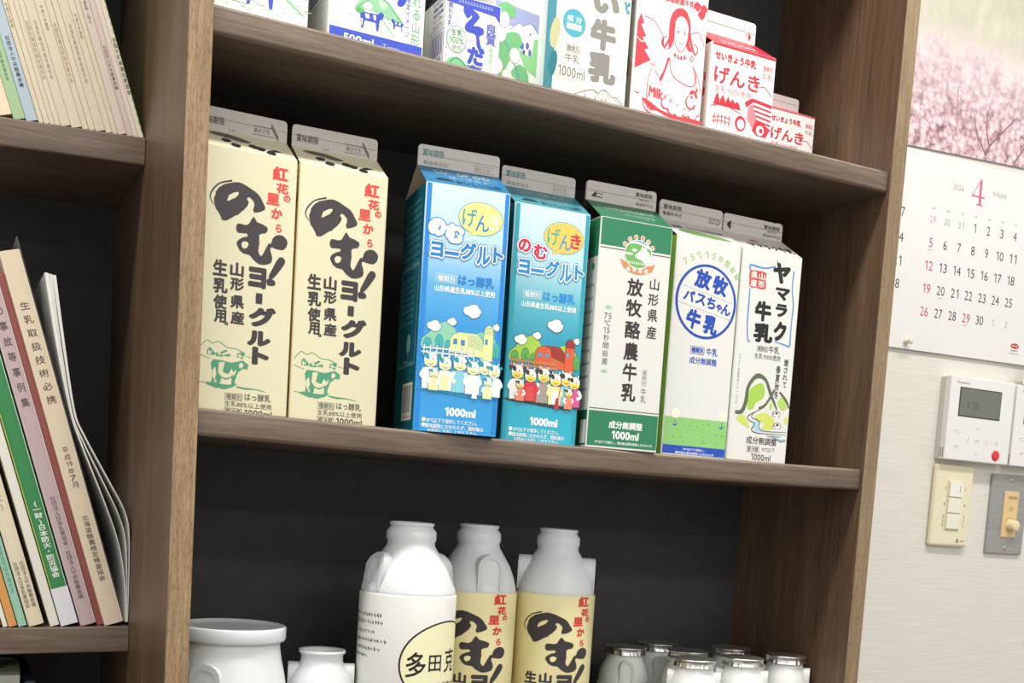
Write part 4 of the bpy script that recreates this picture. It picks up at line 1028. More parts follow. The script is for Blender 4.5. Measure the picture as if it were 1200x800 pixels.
for (u, v, a, b_) in ((-1, 12, 5, 5), (6, 9, 5, 6), (13, 8, 5, 6), (20, 8, 4, 4), (27, 8, 5, 5), (1, 17, 4, 3), (24, 18, 5, 6), (31, 12, 4, 5)):
    fr.ellipse(u, Z + v, a, b_, RD, 6, 14); fr.ellipse(u + 0.4, Z + v + 0.4, a - 0.9, b_ - 0.9, '#f3efec', 7, 14)
for i in range(12): fr.ellipse(28 + rnd.uniform(-5, 5), Z + 26 + rnd.uniform(-4, 4), 1.2, 1.2, RD, 8, 7)
fr.poly(wob([(-24, Z + 12), (-18, Z + 5), (-8, Z + 1), (6, Z - 1 + 2), (34, Z + 1.5), (34, Z + 4.6), (10, Z + 4), (-6, Z + 6), (-16, Z + 10)], amp=0.1), RD, 8)
fr.poly(wob([(-17, Z + 2.6), (-10, Z + 0.8), (4, Z + 0.6), (-2, Z + 2), (-10, Z + 4)], amp=0.1), '#f3efec', 9)
fr.stroke([(-24.6, Z + 13), (-22, Z + 4), (-14, Z + 0.8)], 0.9, RD, 9)
fr.stroke([(-33, Z + 16), (-30, Z + 15), (-28, Z + 16)], 0.9, RD)
ls.frame(22, Z + 60, 20, 60, 0.7, '#b8785a'); ls.ellipse(28, Z + 38, 2, 9, '#b8785a', 2, 10); ls.rect(31, 34, Z + 1, Z + 40, '#c08a6a', 2)
done(*R)

# T7 / T8 red school-milk cartons
RR = '#d22a3a'


def seikyo(fr, gb, fp, ls, W, H, zb, partial=False):
    k = W / 70.5
    U = lambda u: u * k
    V = lambda v: zb + v * H / 74
    fr.text('せいきょう牛乳', U(-9), V(63.4), U(45), 7.4 * k, RR, 0.05); fr.text('げんき', U(-6), V(47.6), U(50), 15 * k, RR, 0.025)
    fr.stroke([(U(19), V(46)), (U(25), V(46.6)), (U(33), V(40))], 0.8 * k, RR)
    box_text(fr, '種類別', U(26.4), V(63), 12 * k, 4.4 * k, '#d8707a'); fr.text('牛乳', U(26.4), V(56), 12 * k, 5.4 * k, '#d85a66', 0)
    fr.text('生乳100%使用', U(-9.6), V(36), U(40), 5.4 * k, '#e0707a', 0.0)
    for i, u in enumerate((-26, -20, -14, -9, -4)):
        h = 9 - i
        fr.poly([(U(u - 4), V(22)), (U(u - 2.4), V(26)), (U(u - 3), V(26)), (U(u), V(24 + h)), (U(u + 3), V(26)), (U(u + 2.4), V(26)), (U(u + 4), V(22))], RR, 2)
    fr.stroke([(U(-32), V(20)), (U(-18), V(23.4)), (U(0), V(19))], 0.8, RR)
    fr.poly([(U(4), V(30)), (U(12), V(35)), (U(34), V(33)), (U(34), V(30)), (U(14), V(32)), (U(6), V(26))], RR, 2)
    for i in range(5): fr.stroke([(U(13 + i), V(29 - i * 4)), (U(34), V(27 - i * 4))], 1.6 * k, RR, sm=0)
    fr.poly([(U(8), V(27)), (U(13), V(30)), (U(20), V(14)), (U(14), V(10)), (U(8), V(16))], '#e8868c', 2); fr.poly([(U(14), V(8)), (U(18), V(18)), (U(34), V(12)), (U(30), V(4)), (U(20), V(4))], RR, 3); fr.ellipse(U(23), V(9), U(4.4), 4.4 * k, '#f2eeec', 4, 14); fr.ellipse(U(24), V(9), U(2), 2.2 * k, RR, 5, 10)
    fr.ellipse(U(1), V(11), U(6), 6.6 * k, RR, 3, 16); fr.ellipse(U(1.4), V(10.4), U(4), 4.4 * k, '#f6f2f0', 4, 14)
    for u in range(-28, -8, 4): fr.rect(U(u), U(u + 0.9), V(6), V(15), RR, 2)
    for v in (8.4, 12): fr.stroke([(U(-30), V(v - 1)), (U(-20), V(v + 1)), (U(-9), V(v))], 0.7 * k, RR)
    r2 = random.Random(2)
    for i in range(34): fr.ellipse(U(r2.uniform(-30, 32)), V(r2.uniform(1.4, 7)), 0.5 * k, 0.4 * k, '#e07a80', 2, 6)


R = carton('milk_carton', 'small white and red milk carton with red roofline, right of the woman carton', 465.3, 10, 0.0, S1 + 0.2, 70.6, 70.6, 74, 96, 115, '#f1edeb', '#ece4e0', RR, gusset='#b8323c', group='red and white school milk cartons', fin='#e2dfdc')
root, fr, gb, fp, ls = R
seikyo(fr, gb, fp, ls, 70.6, 74, S1 + 0.2)
fr.rect(-34.4, 34.4, S1 + 71.6, S1 + 74, RR, 1)
fp.text('賞味', -25, 0.66, 8, 0.16, RR, 0.03); fp.text('期限', -25, 0.4, 8, 0.16, RR, 0.03); fp.poly([(27, 0.1), (30.5, 0.32), (27, 0.54)], RR, 2); fp.text('あけ', 25, 0.32, 2, 0.3, RR, vertical=True)
gb.text('せいきょう牛乳', 0, 0.3, 40, 0.2, '#f2e6e4', 0.03)
ls.frame(14, S1 + 38, 30, 58, 0.7, '#e0808a'); scribble(ls, 26, S1 + 40, 8, 20, RR, 2)
done(*R)

R = carton('milk_carton', 'smallest red and white milk carton, in the back corner of the upper shelf', 587.5, 90, 0.0, S1 + 0.2, 58, 58, 66.3, 79, 91.5, '#f1edeb', '#ece4e0', RR, gusset='#b8323c', group='red and white school milk cartons', fin='#d9d6d2')
root, fr, gb, fp, ls = R
seikyo(fr, gb, fp, ls, 58, 66.3, S1 + 0.2)
fr.rect(-28, 28, S1 + 65.2, S1 + 66.3, RR, 1)
done(*R)

# ------------------------------------------------------------------ milk-can shaped bottles
M_HDPE = mat('#e0e2e2', 0.38, spec=0.45, sss=0.25, name='milky_polyethylene')
M_FOIL = noisy('crimped_foil', '#d2d0cc', '#ebe9e5', 600, 600, 600, rough=0.33, bump=0.3, dist=0.0004, metal=1.0)


def lug(b, az, half_w, z0, z1, r0, r1, m, c=(0, 0), taper=0.0):
    """arched handle lug standing out radially at azimuth az"""
    pts = [(-half_w, z0), (half_w, z0), (half_w, z1 - half_w * 0.9)]
    for k in range(1, 8):
        t = math.pi * k / 8
        pts.append((half_w * math.cos(t), z1 - half_w * 0.9 + half_w * 0.9 * math.sin(t)))
    pts.append((-half_w, z1 - half_w * 0.9))
    ca, sa = math.cos(az), math.sin(az)
    tp = lambda z, r: r - (taper * max(0, (z - z0) / (z1 - z0)) ** 2.5 if r > r0 + 1 else 0)
    fn = lambda s, z, r: (c[0] + tp(z, r) * ca - s * sa, c[1] + tp(z, r) * sa + s * ca, z)
    b.extrude(pts, fn, r0, r1, m, True)
    inner = [(a * 0.72, z0 + (z - z0) * 0.86 + 0.5) for a, z in pts]
    n = len(pts)
    v = [fn(a, z, r1 + 0.7) for a, z in pts] + [fn(a, z, r1 + 0.7) for a, z in inner]
    b.add(v, [(i, (i + 1) % n, n + (i + 1) % n, n + i) for i in range(n)], m)
    v2 = [fn(a, z, r1) for a, z in pts] + [fn(a, z, r1 + 0.7) for a, z in pts]
    b.add(v2, [(i, (i + 1) % n, n + (i + 1) % n, n + i) for i in range(n)], m)


VIEW = lambda x, y: math.atan2(-862.5 - y, -168.8 - x)   # azimuth facing into the room's middle


def big_bottle(label, x, y, r, lugs, label_col, scale=1.0, cat='bottle', tap=0.0):
    top = -75.0
    H = top - S3
    root = empty('milk_bottle', (x, y, S3 + 0.2), label, cat, group='milk-can shaped bottles')
    q = scale
    b = MB()
    prof = [(14.6, -6), (15.6, -1.0), (16.4, 0), (17.8 * q, -0.4), (17.8 * q, -2.6), (16.6 * q, -3.6), (18.6 * q, -6), (20 * q, -8), (20 * q, -14), (18.9 * q, -17), (19.6 * q, -20), (24 * q, -27), (29.6 * q, -36), (33.6 * q, -46), (r - 1.6, -55), (r - 1.2, -58.4)]
    b.lathe([(a, c + H) for a, c in prof], M_HDPE, 56, cap_bot=False)
    b.lathe([(r - 1.2, H - 58), (r - 1.2, 6), (r - 5, 0)], M_HDPE, 56)
    b.build('bottle_shell', root)
    for a in lugs:
        b = MB(); lug(b, a, 12, H - 57, H - 25.5, 14, r - 2.6, M_HDPE, taper=tap); b.build('handle_lug', root)
    b = MB()
    b.lathe([(r - 1.2, H - 59.2), (r - 0.2, H - 59.6), (r, H - 60.4), (r, 12), (r - 1.2, 11)], mat(label_col, 0.35), 72, cap_bot=False)
    lb = b.build('label_sleeve', root)
    return root, lb, H


def cyl(r, az, zoff):
    return lambda u, v, d: ((r + 0.05 + d) * math.cos(az + u / r), (r + 0.05 + d) * math.sin(az + u / r), v - zoff)


ZB = S3 + 0.2
# white bottle with oval badge
root, lb, H = big_bottle('white milk bottle with yellow oval badge on its label', 189.0, 45.0, 41.0, (VIEW(189, 45) - 0.95, VIEW(189, 45) + 2.19), '#eceae4', 1.05, tap=9.0)
P = Print(cyl(41.0, VIEW(189, 45), ZB), cut=4.0)


P.sec('oval_badge'); P.ellipse(41, -190, 46, 36, '#26221f', 2, 56); P.ellipse(41, -190, 44.4, 34.6, '#f3efc4', 4, 56)
hk = '#1f1c1a'
P.sec('badge_lettering')
for c, u, v, w, h in (('多', 9.5, -190, 17, 21), ('田', 27, -189, 13, 14), ('克', 46, -187.5, 17, 20)): P.text(c, u, v, w, h, hk, 0.015, 6)
P.text('東北の自然豊かな', 35, -207.6, 50, 5.4, '#4a463e', 0, 6)
rnd = random.Random(11)
P.sec('handwritten_print')
for row, (u0, u1, v) in enumerate(((-56, -22, -152), (-56, -20, -158), (-56, -28, -166), (-56, -17, -173), (-56, -22, -180), (-56, -36, -186))):
    u = u0
    while u < u1:
        w = rnd.uniform(1.4, 2.8)
        P.stroke([(u, v + rnd.uniform(-0.6, 1)), (u + w * 0.4, v + rnd.uniform(0.4, 2)), (u + w * 0.7, v - rnd.uniform(0, 1.4)), (u + w, v + rnd.uniform(-0.5, 1))], 0.42, '#2c2926', 2)
        if rnd.random() < 0.5: P.stroke([(u + w * 0.4, v + 2), (u + w * 0.4, v - 1.4)], 0.38, '#2c2926', 2, sm=0)
        u += w + 0.9
P.build('label_print', root)
# two yellow bottles
for (x, y, lugaz, du, lab) in ((270.0, 85.0, (VIEW(270, 85) + 0.36, VIEW(270, 85) + 0.36 + math.pi), -9.0, 'pale yellow yoghurt bottle with black brush lettering, behind the white bottle'),
                               (349.4, 80.0, (VIEW(349, 80) - math.pi / 2, VIEW(349, 80) + math.pi / 2), -3.0, 'pale yellow yoghurt bottle with black brush lettering, nearest the small foil-capped bottles')):
    root, lb, H = big_bottle(lab, x, y, 37.6, lugaz, '#f2e7b0')
    P = Print(cyl(37.6, VIEW(x, y), ZB), cut=4.0)
    benibana(P, '#f2e7b0', lambda u, v, du=du: (1.14 * (u + 7) + du, 0.95 * (v - 155) - 163.5), 1.14, 0.95)
    P.build('label_print', root)

# wide jar with lid
jx, jy, jr = 45.5, 62.0, 43.0
root = empty('milk_jar', (jx, jy, ZB), 'wide white plastic milk jar with flat lid beside the upright', 'jar')
H = -165.0 - ZB
b = MB(); b.lathe([(38.4, H - 13), (38.8, H - 18), (40.5, H - 28), (43.2, H - 40), (45.2, H - 52), (45.6, H - 66), (45.6, 8), (42, 0)], M_HDPE, 64); b.build('jar_body', root)
b = MB(); b.lathe([(2, H - 3.2), (30, H - 3.0), (37, H - 2.4), (39.4, H - 1.2), (40.4, H), (42.6, H - 0.3), (43, H - 1.2), (43, H - 9.6), (42.2, H - 11.4), (39.5, H - 12), (38.2, H - 13)], mat('#dde0e1', 0.3, sss=0.2), 72, cap_top=True, cap_bot=False); b.build('jar_lid', root)
b = MB(); lug(b, VIEW(jx, jy) - 0.45, 13, H - 70, H - 27, 28, 43.6, M_HDPE); b.build('handle_lug', root)
# small churn bottle
kx, ky = 121.0, 60.0
root = empty('milk_churn_bottle', (kx, ky, ZB), 'small white open-mouthed churn bottle beside the wide jar', 'bottle')
H = -185.0 - ZB
b = MB(); b.lathe([(14.5, H - 8), (15.5, H - 2), (17.6, H - 0.6), (19.2, H), (19.4, H - 2.4), (17.8, H - 3.6), (17.2, H - 6), (17.6, H - 10), (20, H - 14), (24, H - 20), (27, H - 27), (28.4, H - 36), (28.6, H - 50), (28.6, 6), (26, 0)], M_HDPE, 56); b.build('bottle_shell', root)
for s_ in (-1, 1):
    b = MB(); lug(b, VIEW(kx, ky) + s_ * math.pi / 2, 8, H - 42, H - 11, 10, 26.6, M_HDPE); b.build('handle_lug', root)

# small foil-capped bottles
YB = '#efe6b8'
spots = [(457.6, 122.0, True, 0.15, 'small foil-capped bottle with yellow label, nearest the large yellow bottles'),
         (515.0, 150.0, False, 0.2, 'small foil-capped white bottle, rearmost against the black back board'),
         (514.7, 93.0, True, 0.3, 'small foil-capped bottle with yellow label, tucked behind two white ones'),
         (484.5, 38.0, False, math.pi / 2, 'small foil-capped white bottle, front row, leftmost of the white ones'),
         (584.7, 114.0, False, 0.4, 'small foil-capped white bottle, second row, nearest the right side panel'),
         (547.0, 45.0, False, math.pi / 2, 'small foil-capped white bottle, front row, in the middle'),
         (613.0, 60.0, False, math.pi / 2, 'small foil-capped white bottle, front row, rightmost beside the side panel')]
H = -190.0 - ZB
base = MB(); base.lathe([(18.2, H - 5), (18.0, H - 9), (18.6, H - 13), (22, H - 20), (24.6, H - 28), (25.4, H - 36), (25.4, 6), (23, 0)], mat('#e4e4e2', 0.35, spec=0.45, sss=0.25), 48)
lugb = MB(); lug(lugb, 0, 7, H - 40, H - 12, 8, 24.6, mat('#e4e4e2', 0.35, spec=0.45, sss=0.25))
rr = random.Random(5); wv = [rr.uniform(-1.1, 1.1) for _ in range(96)]
cap = MB(); cap.lathe([(2, H - 0.5), (12, H - 0.3), (18.4, H), (20.6, H - 0.4), (20.9, H - 1.2), (19.6, H - 2.6), (19.2, H - 4.4), (19.8, H - 6.6), (20.4, H - 7.8)], M_FOIL, 96, cap_top=True, cap_bot=False, wav=lambda i, r, z: wv[i] * (1 if z < H - 3 else 0.15 if z < H - 1 else 0) * (1 if i % 2 else -0.4))
protos = None
for i, (x, y, yel, la, lab) in enumerate(spots):
    root = empty('small_bottle', (x, y, ZB), lab, 'bottle', group='small foil-capped bottles')
    if protos is None:
        o1 = base.build('bottle_shell', root); o2 = cap.build('foil_cap', root); o3 = lugb.build('handle_lug', root); protos = (o1, o2, o3)
    else:
        for q in protos[:2]:
            c = q.copy(); COL.objects.link(c); c.parent = root
            if q is protos[1]: c.rotation_euler = (0, 0, i * 0.9)
        o3 = protos[2].copy(); COL.objects.link(o3); o3.parent = root
    o3.rotation_euler = (0, 0, VIEW(x, y) + la)
    c = o3.copy(); COL.objects.link(c); c.parent = root; c.rotation_euler = (0, 0, VIEW(x, y) + la + math.pi)
    if yel:
        b = MB(); b.lathe([(25.4, H - 36.4), (26.0, H - 37), (26.0, 12), (25.4, 11)], mat(YB, 0.35), 56, cap_bot=False); b.build('label_sleeve', root)
        P = Print(cyl(26.0, VIEW(x, y), 0), cut=3.0); P.text('賞味期限', -6, H - 41, 18, 4.4, '#3a342c', 0.03); P.text('のむ', 2, H - 58, 26, 18, INK, 0.07)
        P.build('label_print', root)

# ------------------------------------------------------------------ leaning booklets, upper left
TH = math.radians(18.4)


def booklet(name, label, xl, zs, th, hgt, dep, cover, pages, lean, group, y0=183.5, cover2=None, cat='booklet', spine_r=0.0):
    """pivots on its lower left edge; spine faces the room"""
    root = empty(name, (xl, y0, zs + 0.15), label, cat, ry=-lean, group=group)
    m1 = mat(cover, 0.6); m2 = mat(cover2 or cover, 0.6)
    b = MB(); t = min(0.5, th * 0.15)
    if spine_r:
        n = 6; pts = [(0, dep), (0, spine_r)] + [(th / 2 - th / 2 * math.cos(math.pi * k / n), spine_r - spine_r * math.sin(math.pi * k / n)) for k in range(1, n)] + [(th, spine_r), (th, dep)]
    else:
        pts = [(0, dep), (0, 0.3), (0.3, 0), (th - 0.3, 0), (th, 0.3), (th, dep)]
    pin = [(t, dep), (t, 1.2), (th - t, 1.2), (th - t, dep)]
    outer = pts; n = len(outer)
    # cover as a thin folded sheet
    v = []
    for z in (0, hgt):
        v += [(a, c, z) for a, c in outer]
    b.add(v, [(i, i + 1, n + i + 1, n + i) for i in range(n - 1)], m1)
    if cover2: b.add([(th + 0.02, 0.3, 0), (th + 0.02, dep, 0), (th + 0.02, dep, hgt), (th + 0.02, 0.3, hgt)], [(0, 1, 2, 3)], m2)
    b.build('cover', root)
    b = MB(); b.box(t, th - t, 1.0, dep - 1, 1.0, hgt - 1.0, mat(pages, 0.85)); b.add([(q[0], q[1], 0.05) for q in outer], [tuple(range(n))], m1)
    b.build('page_block', root)
    sp = Print(lambda u, v, d: (th / 2 + u, -0.04 - d, v))
    return root, sp


rights = [-132.0, -116.8, -107.3, -98, -93.9, -89.5, -85.6, -81.2, -73.1, -64.6, -59.4, -54.4, -46.2, -40.8, -36.7, -29.5, -24.1, -19.9, -15.6]
ORD = ['first', 'second', 'third', 'fourth', 'fifth', 'sixth', 'seventh', 'eighth', 'ninth', 'tenth', 'eleventh', 'twelfth', 'thirteenth', 'fourteenth', 'fifteenth']
cols = {0: ('#f0dcbc', None), 1: ('#a8c59a', None), 2: ('#b4c5cf', '#2c4a86'), 14: ('#dccabf', None), 15: ('#d8c6bd', None), 16: ('#e2d3c6', None), 17: ('#e6dac6', '#7fae6a')}
texts = {1: ('全国酪農業協同組合連合会', '#5a7a5a', 292, 255, 2.2), 2: ('社団法人中央酪農会議', '#3a4652', 289, 252, 3.4), 3: ('平成十五年度', '#8a7e66', 314, 297, 2), 6: ('全国乳業協同組合連合会', '#a89a7c', 305, 262, 2.6), 7: ('全国乳業協同組合連合会', '#a89a7c', 306, 263, 2.6),
         8: ('平成六年度版', '#8a7e66', 318, 300, 2.2), 9: ('全国乳業協同組合連合会', '#a89a7c', 308, 264, 2.6), 11: ('全国乳業協同組合連合会', '#a89a7c', 309, 265.5, 2.6), 12: ('平成七年度版', '#8a7e66', 318, 300, 2.2),
         14: ('成分', '#6a5a54', 330, 313, 2.4), 15: ('社団法人中央酪農会議', '#6a5a54', 299, 266, 2.6), 17: ('全国牛乳商業改善協会', '#5a5048', 307, 264, 3.0)}
for i in range(18):
    a, c = rights[i] - 1.7, rights[i + 1] - 1.7
    pitch = c - a
    th = pitch * math.cos(TH) - 0.12
    col, c2 = cols.get(i, ('#dacdb4' if i % 2 else '#decfb6', None))
    if i == 0: lab = 'peach-coloured booklet at the left end of the leaning upper row'
    elif i == 1: lab = 'pale green booklet in the leaning upper row'
    elif i == 2: lab = 'pale blue booklet with navy cover edge in the leaning upper row'
    elif i == 17: lab = 'cream booklet with green leafy cover edge at the right end of the upper row'
    else: lab = 'thin cream booklet in the leaning upper row, %s after the pale blue one' % ORD[i - 3]
    root, sp = booklet('booklet', lab, a, LT1(a) + rr.uniform(0.0, 0.2), th, 257 + rr.uniform(-2, 2), 150, col, '#efe8d8', TH, 'booklets leaning on the upper left shelf', y0=183.5 + rr.uniform(0, 2.0), cover2=c2)
    if i in texts:
        t, tc, za, zb_, tw = texts[i]
        z0 = LT1(a); va, vb = (za - z0) / math.cos(TH), (zb_ - z0) / math.cos(TH)
        sp.text(t, 0, (va + vb) / 2, min(tw, th * 0.7), abs(va - vb), tc, 0.015, vertical=True, gap=0.1)
        if i == 17:
            for k in range(40): sp.ellipse(th / 2 - 0.3, 6 + k * 6, 0.5, rr.uniform(1, 2.6), '#5f9a52', 2, 7)
    sp.build('spine_print', root)

# ------------------------------------------------------------------ books, middle left
TM = math.radians(16.6)
mid = [(-128.0, 9.0, 297, '#d9944e', '#d9944e', 'orange book leaning at the far left of the middle shelf', 'orange'),
       (-117.6, 3.6, 285, '#f2ece2', '#f4f0e8', 'thin white booklet beside the orange book on the middle shelf', 'thin_white'),
       (-113.2, 6.6, 292, '#e0a25c', '#efe4d0', 'light orange book between the white and mint booklets', 'light_orange'),
       (-105.6, 6.6, 297, '#9fcfb4', '#eef0e6', 'mint green booklet on the middle left shelf', 'mint'),
       (-97.6, 12.4, 297, '#ebdfc0', '#efe8d8', 'cream book with two columns of spine text on the middle left shelf', 'cream'),
       (-80.6, 7.4, 300, '#f0ece0', '#f4f0e8', 'white booklet between cream and green books', 'white'),
       (-72.0, 13.8, 300, '#3f8f56', '#f0efe9', 'green book with white foot on the middle left shelf', 'green'),
       (-56.4, 13.2, 308, '#cbb4b4', '#e8e0d8', 'mauve book with dark spine text on the middle left shelf', 'mauve'),
       (-42.2, 5.4, 300, '#b26a62', '#d8b0a4', 'thin brick red booklet set back beside the mauve book', 'brick'),
       (-36.6, 16.2, 318, '#ead9bd', '#efe6d4', 'thick beige book, rightmost and tallest on the middle left shelf', 'beige')]
for (xl, th, hg, c1, pg, lab, key) in mid:
    back = 6.0 if key == 'brick' else rr.uniform(0, 1.2)
    root, sp = booklet('book', lab, xl, LT2(xl), th, hg, 160, c1, pg, TM, 'books leaning on the middle left shelf', y0=184 + back, cat='book', spine_r=2.0 if th > 12 else 0.0)
    L = lambda z: (z - LT2(xl)) / math.cos(TM)
    if key == 'beige':
        sp.text('生乳取扱技術必携', 0, L(42), 7.6, 84, '#4a4440', 0.005, vertical=True, gap=0.55)
        sp.sec('date_lettering')
        for k, t in enumerate(('平', '成', '19', '年', '7', '月')): sp.text(t, 0, L(-36) - k * 6.0, 5.0, 5.0 if len(t) == 1 else 4.2, '#4a4440', 0)
        sp.sec('publisher_lettering')
        sp.text('北海道酪農検定検査協会', 0.4, L(-118), 5.4, 58, '#4a4440', 0.005, vertical=True, gap=0.05)
    elif key == 'mauve':
        sp.text('牛乳等の事故等事例集', 0.2, L(55), 6.2, 120, '#4e4246', 0.005, vertical=True, gap=0.55)
        sp.sec('publisher_lettering')
        sp.text('社団法人日本乳業協会・社団法人中央酪農会議', 0.2, L(-118), 4.2, 90, '#4e4246', 0.0, vertical=True)
    elif key == 'green':
        sp.sec('spine_foot'); sp.rect(-7.0, 7.0, 0.2, 33, '#ecebf0', 4); sp.sec('spine_lettering'); sp.text('(一財)日本防火・防災協会', 0.4, L(-112), 6.4, 66, '#eef2ea', 0.03, 3, vertical=True)
        sp.sec('spine_stripe')
        for k in range(4): sp.stroke([(-6, L(60) - k * 4), (6, L(66) - k * 4)], 0.8, '#2f7446', 2, sm=0)
        sp.rect(-6.9, -6.0, 34, 290, '#b9c85a', 2)
    elif key == 'cream':
        sp.text('するために)', 0, L(-70), 4.4, 40, '#5a5040', 0, vertical=True)
        sp.text('社団法人日本乳業協会', -2.4, L(-150), 3.4, 40, '#5a5040', 0, vertical=True); sp.text('社団法人中央酪農会議', 2.4, L(-150), 3.4, 40, '#5a5040', 0, vertical=True)
    elif key == 'mint':
        sp.text('全国酪農業協同組合連合会', 0, L(-130), 3.0, 56, '#5f9478', 0, vertical=True)
    elif key == 'brick':
        for k in (-1.4, 0, 1.4): sp.rect(k - 0.3, k + 0.3, 1, 299, '#8e4a46', 2)
    sp.build('spine_print', root)


def sheet(b, path, y0, y1, th, m, th_top=0.0):
    """curved sheet of paper: path in x,z pushed back from y0 to y1"""
    n = len(path); P = []
    for i in range(n - 1):
        p0, p1, p2, p3 = path[max(i - 1, 0)], path[i], path[i + 1], path[min(i + 2, n - 1)]
        for k in range(4):
            t = k / 4
            P.append(tuple(0.5 * (2 * p1[j] + (p2[j] - p0[j]) * t + (2 * p0[j] - 5 * p1[j] + 4 * p2[j] - p3[j]) * t * t + (-p0[j] + 3 * p1[j] - 3 * p2[j] + p3[j]) * t ** 3) for j in (0, 1)))
    P.append(path[-1]); n = len(P)
    zt = P[0][1]; zb = P[-1][1]; T = lambda z: th + th_top * max(0.0, (z - zb) / (zt - zb) - 0.3)
    prof = [(x, z) for x, z in P] + [(x + T(z), z) for x, z in reversed(P)]
    q = len(prof); v = [(x, y0, z) for x, z in prof] + [(x, y1, z) for x, z in prof]
    b.add(v, [(i, (i + 1) % q, q + (i + 1) % q, q + i) for i in range(q)], m, False)
    for f in (0, q):
        b.add(v[f:f + q], [(i, i + 1, q - 2 - i, q - 1 - i) for i in range(n - 1)], m)


root = empty('magazine', (-30, 186, -182), 'floppy white magazine slumped between the thick beige book and the upright', 'magazine')
paths = [[(-86.4, 109.6), (-77.6, 56), (-67.4, 0.7), (-58.6, -20), (-37, -57.5), (-24, -80.9), (-19.0, -100.7), (-17.9, -142), (-17.9, -179)],
         [(-89.4, 110.2), (-80.6, 56), (-69.8, 0.7), (-60.8, -22), (-41, -60), (-28, -86), (-21.6, -108), (-19.2, -146), (-18.7, -179.2)],
         [(-92.4, 110.8), (-82.4, 56), (-70.0, 0), (-61, -26), (-44, -66), (-32, -96), (-25, -120), (-20.4, -150), (-19.5, -179.4)]]
for k, pa in enumerate(paths):
    b = MB(); sheet(b, [(x + 30, z + 182) for x, z in pa], 0 + k * 0.6, 150, 0.55, mat(('#f1efe9', '#e9e6df', '#f4f2ec')[k], 0.6), 3.2); b.build('leaf', root)
root = empty('clear_folder', (-20.5, 186, LT2(-17) + 5), 'grey clear plastic folder edge behind the thick beige book', 'folder', ry=-TM)
b = MB(); b.box(-0.05, 0.15, 2, 150, 0, 328, mat('#8e9296', 0.2)); b.build('front_sheet', root)
b = MB(); b.box(0.2, 0.4, 6, 150, 0, 316, mat('#a4a7aa', 0.2)); b.build('rear_sheet', root)

# wrapped bundle on the lowest left shelf
root = empty('wrapped_bundle', (-160, 205, -559.6), 'crumpled pale plastic-wrapped bundle at the bottom left corner', 'bundle')
b = MB()
n = 20
for i in range(n):
    pass
v = []; f = []
rb = random.Random(3)
rows = 8
ring_pts = [(-60, 0), (-20, -4), (20, 0), (58, 0), (60, 40), (60, 90), (20, 94), (-20, 92), (-60, 90), (-62, 40)]
for k in range(rows):
    z = 334 * k / (rows - 1)
    for (px, py) in ring_pts: v.append((px + rb.uniform(-2, 2), py + rb.uniform(-2, 2), z + (rb.uniform(-4, 2) if k == rows - 1 else 0)))
q = len(ring_pts)
for k in range(rows - 1):
    for i in range(q): f.append((k * q + i, k * q + (i + 1) % q, (k + 1) * q + (i + 1) % q, (k + 1) * q + i))
f.append(tuple(range((rows - 1) * q, rows * q)))
b.add(v, f, mat('#b9b9ac', 0.3)); b.build('wrapping', root)
b = MB(); b.box(-56, 56, 6, 86, 2, 326, mat('#d8d6cc', 0.7)); b.build('papers', root)
bn = MB(); bn.box(0, 9, 0, 140, 0, 326, mat('#2b3440', 0.5), bev=1.5)
o = bn.build('slipcase'); o.location = (-0.0985, 0.205, -0.5598); tag(o, 'dark navy slipcase edge beside the wrapped bundle', 'slipcase')

# ------------------------------------------------------------------ wall items
YW = 368.0
# calendar


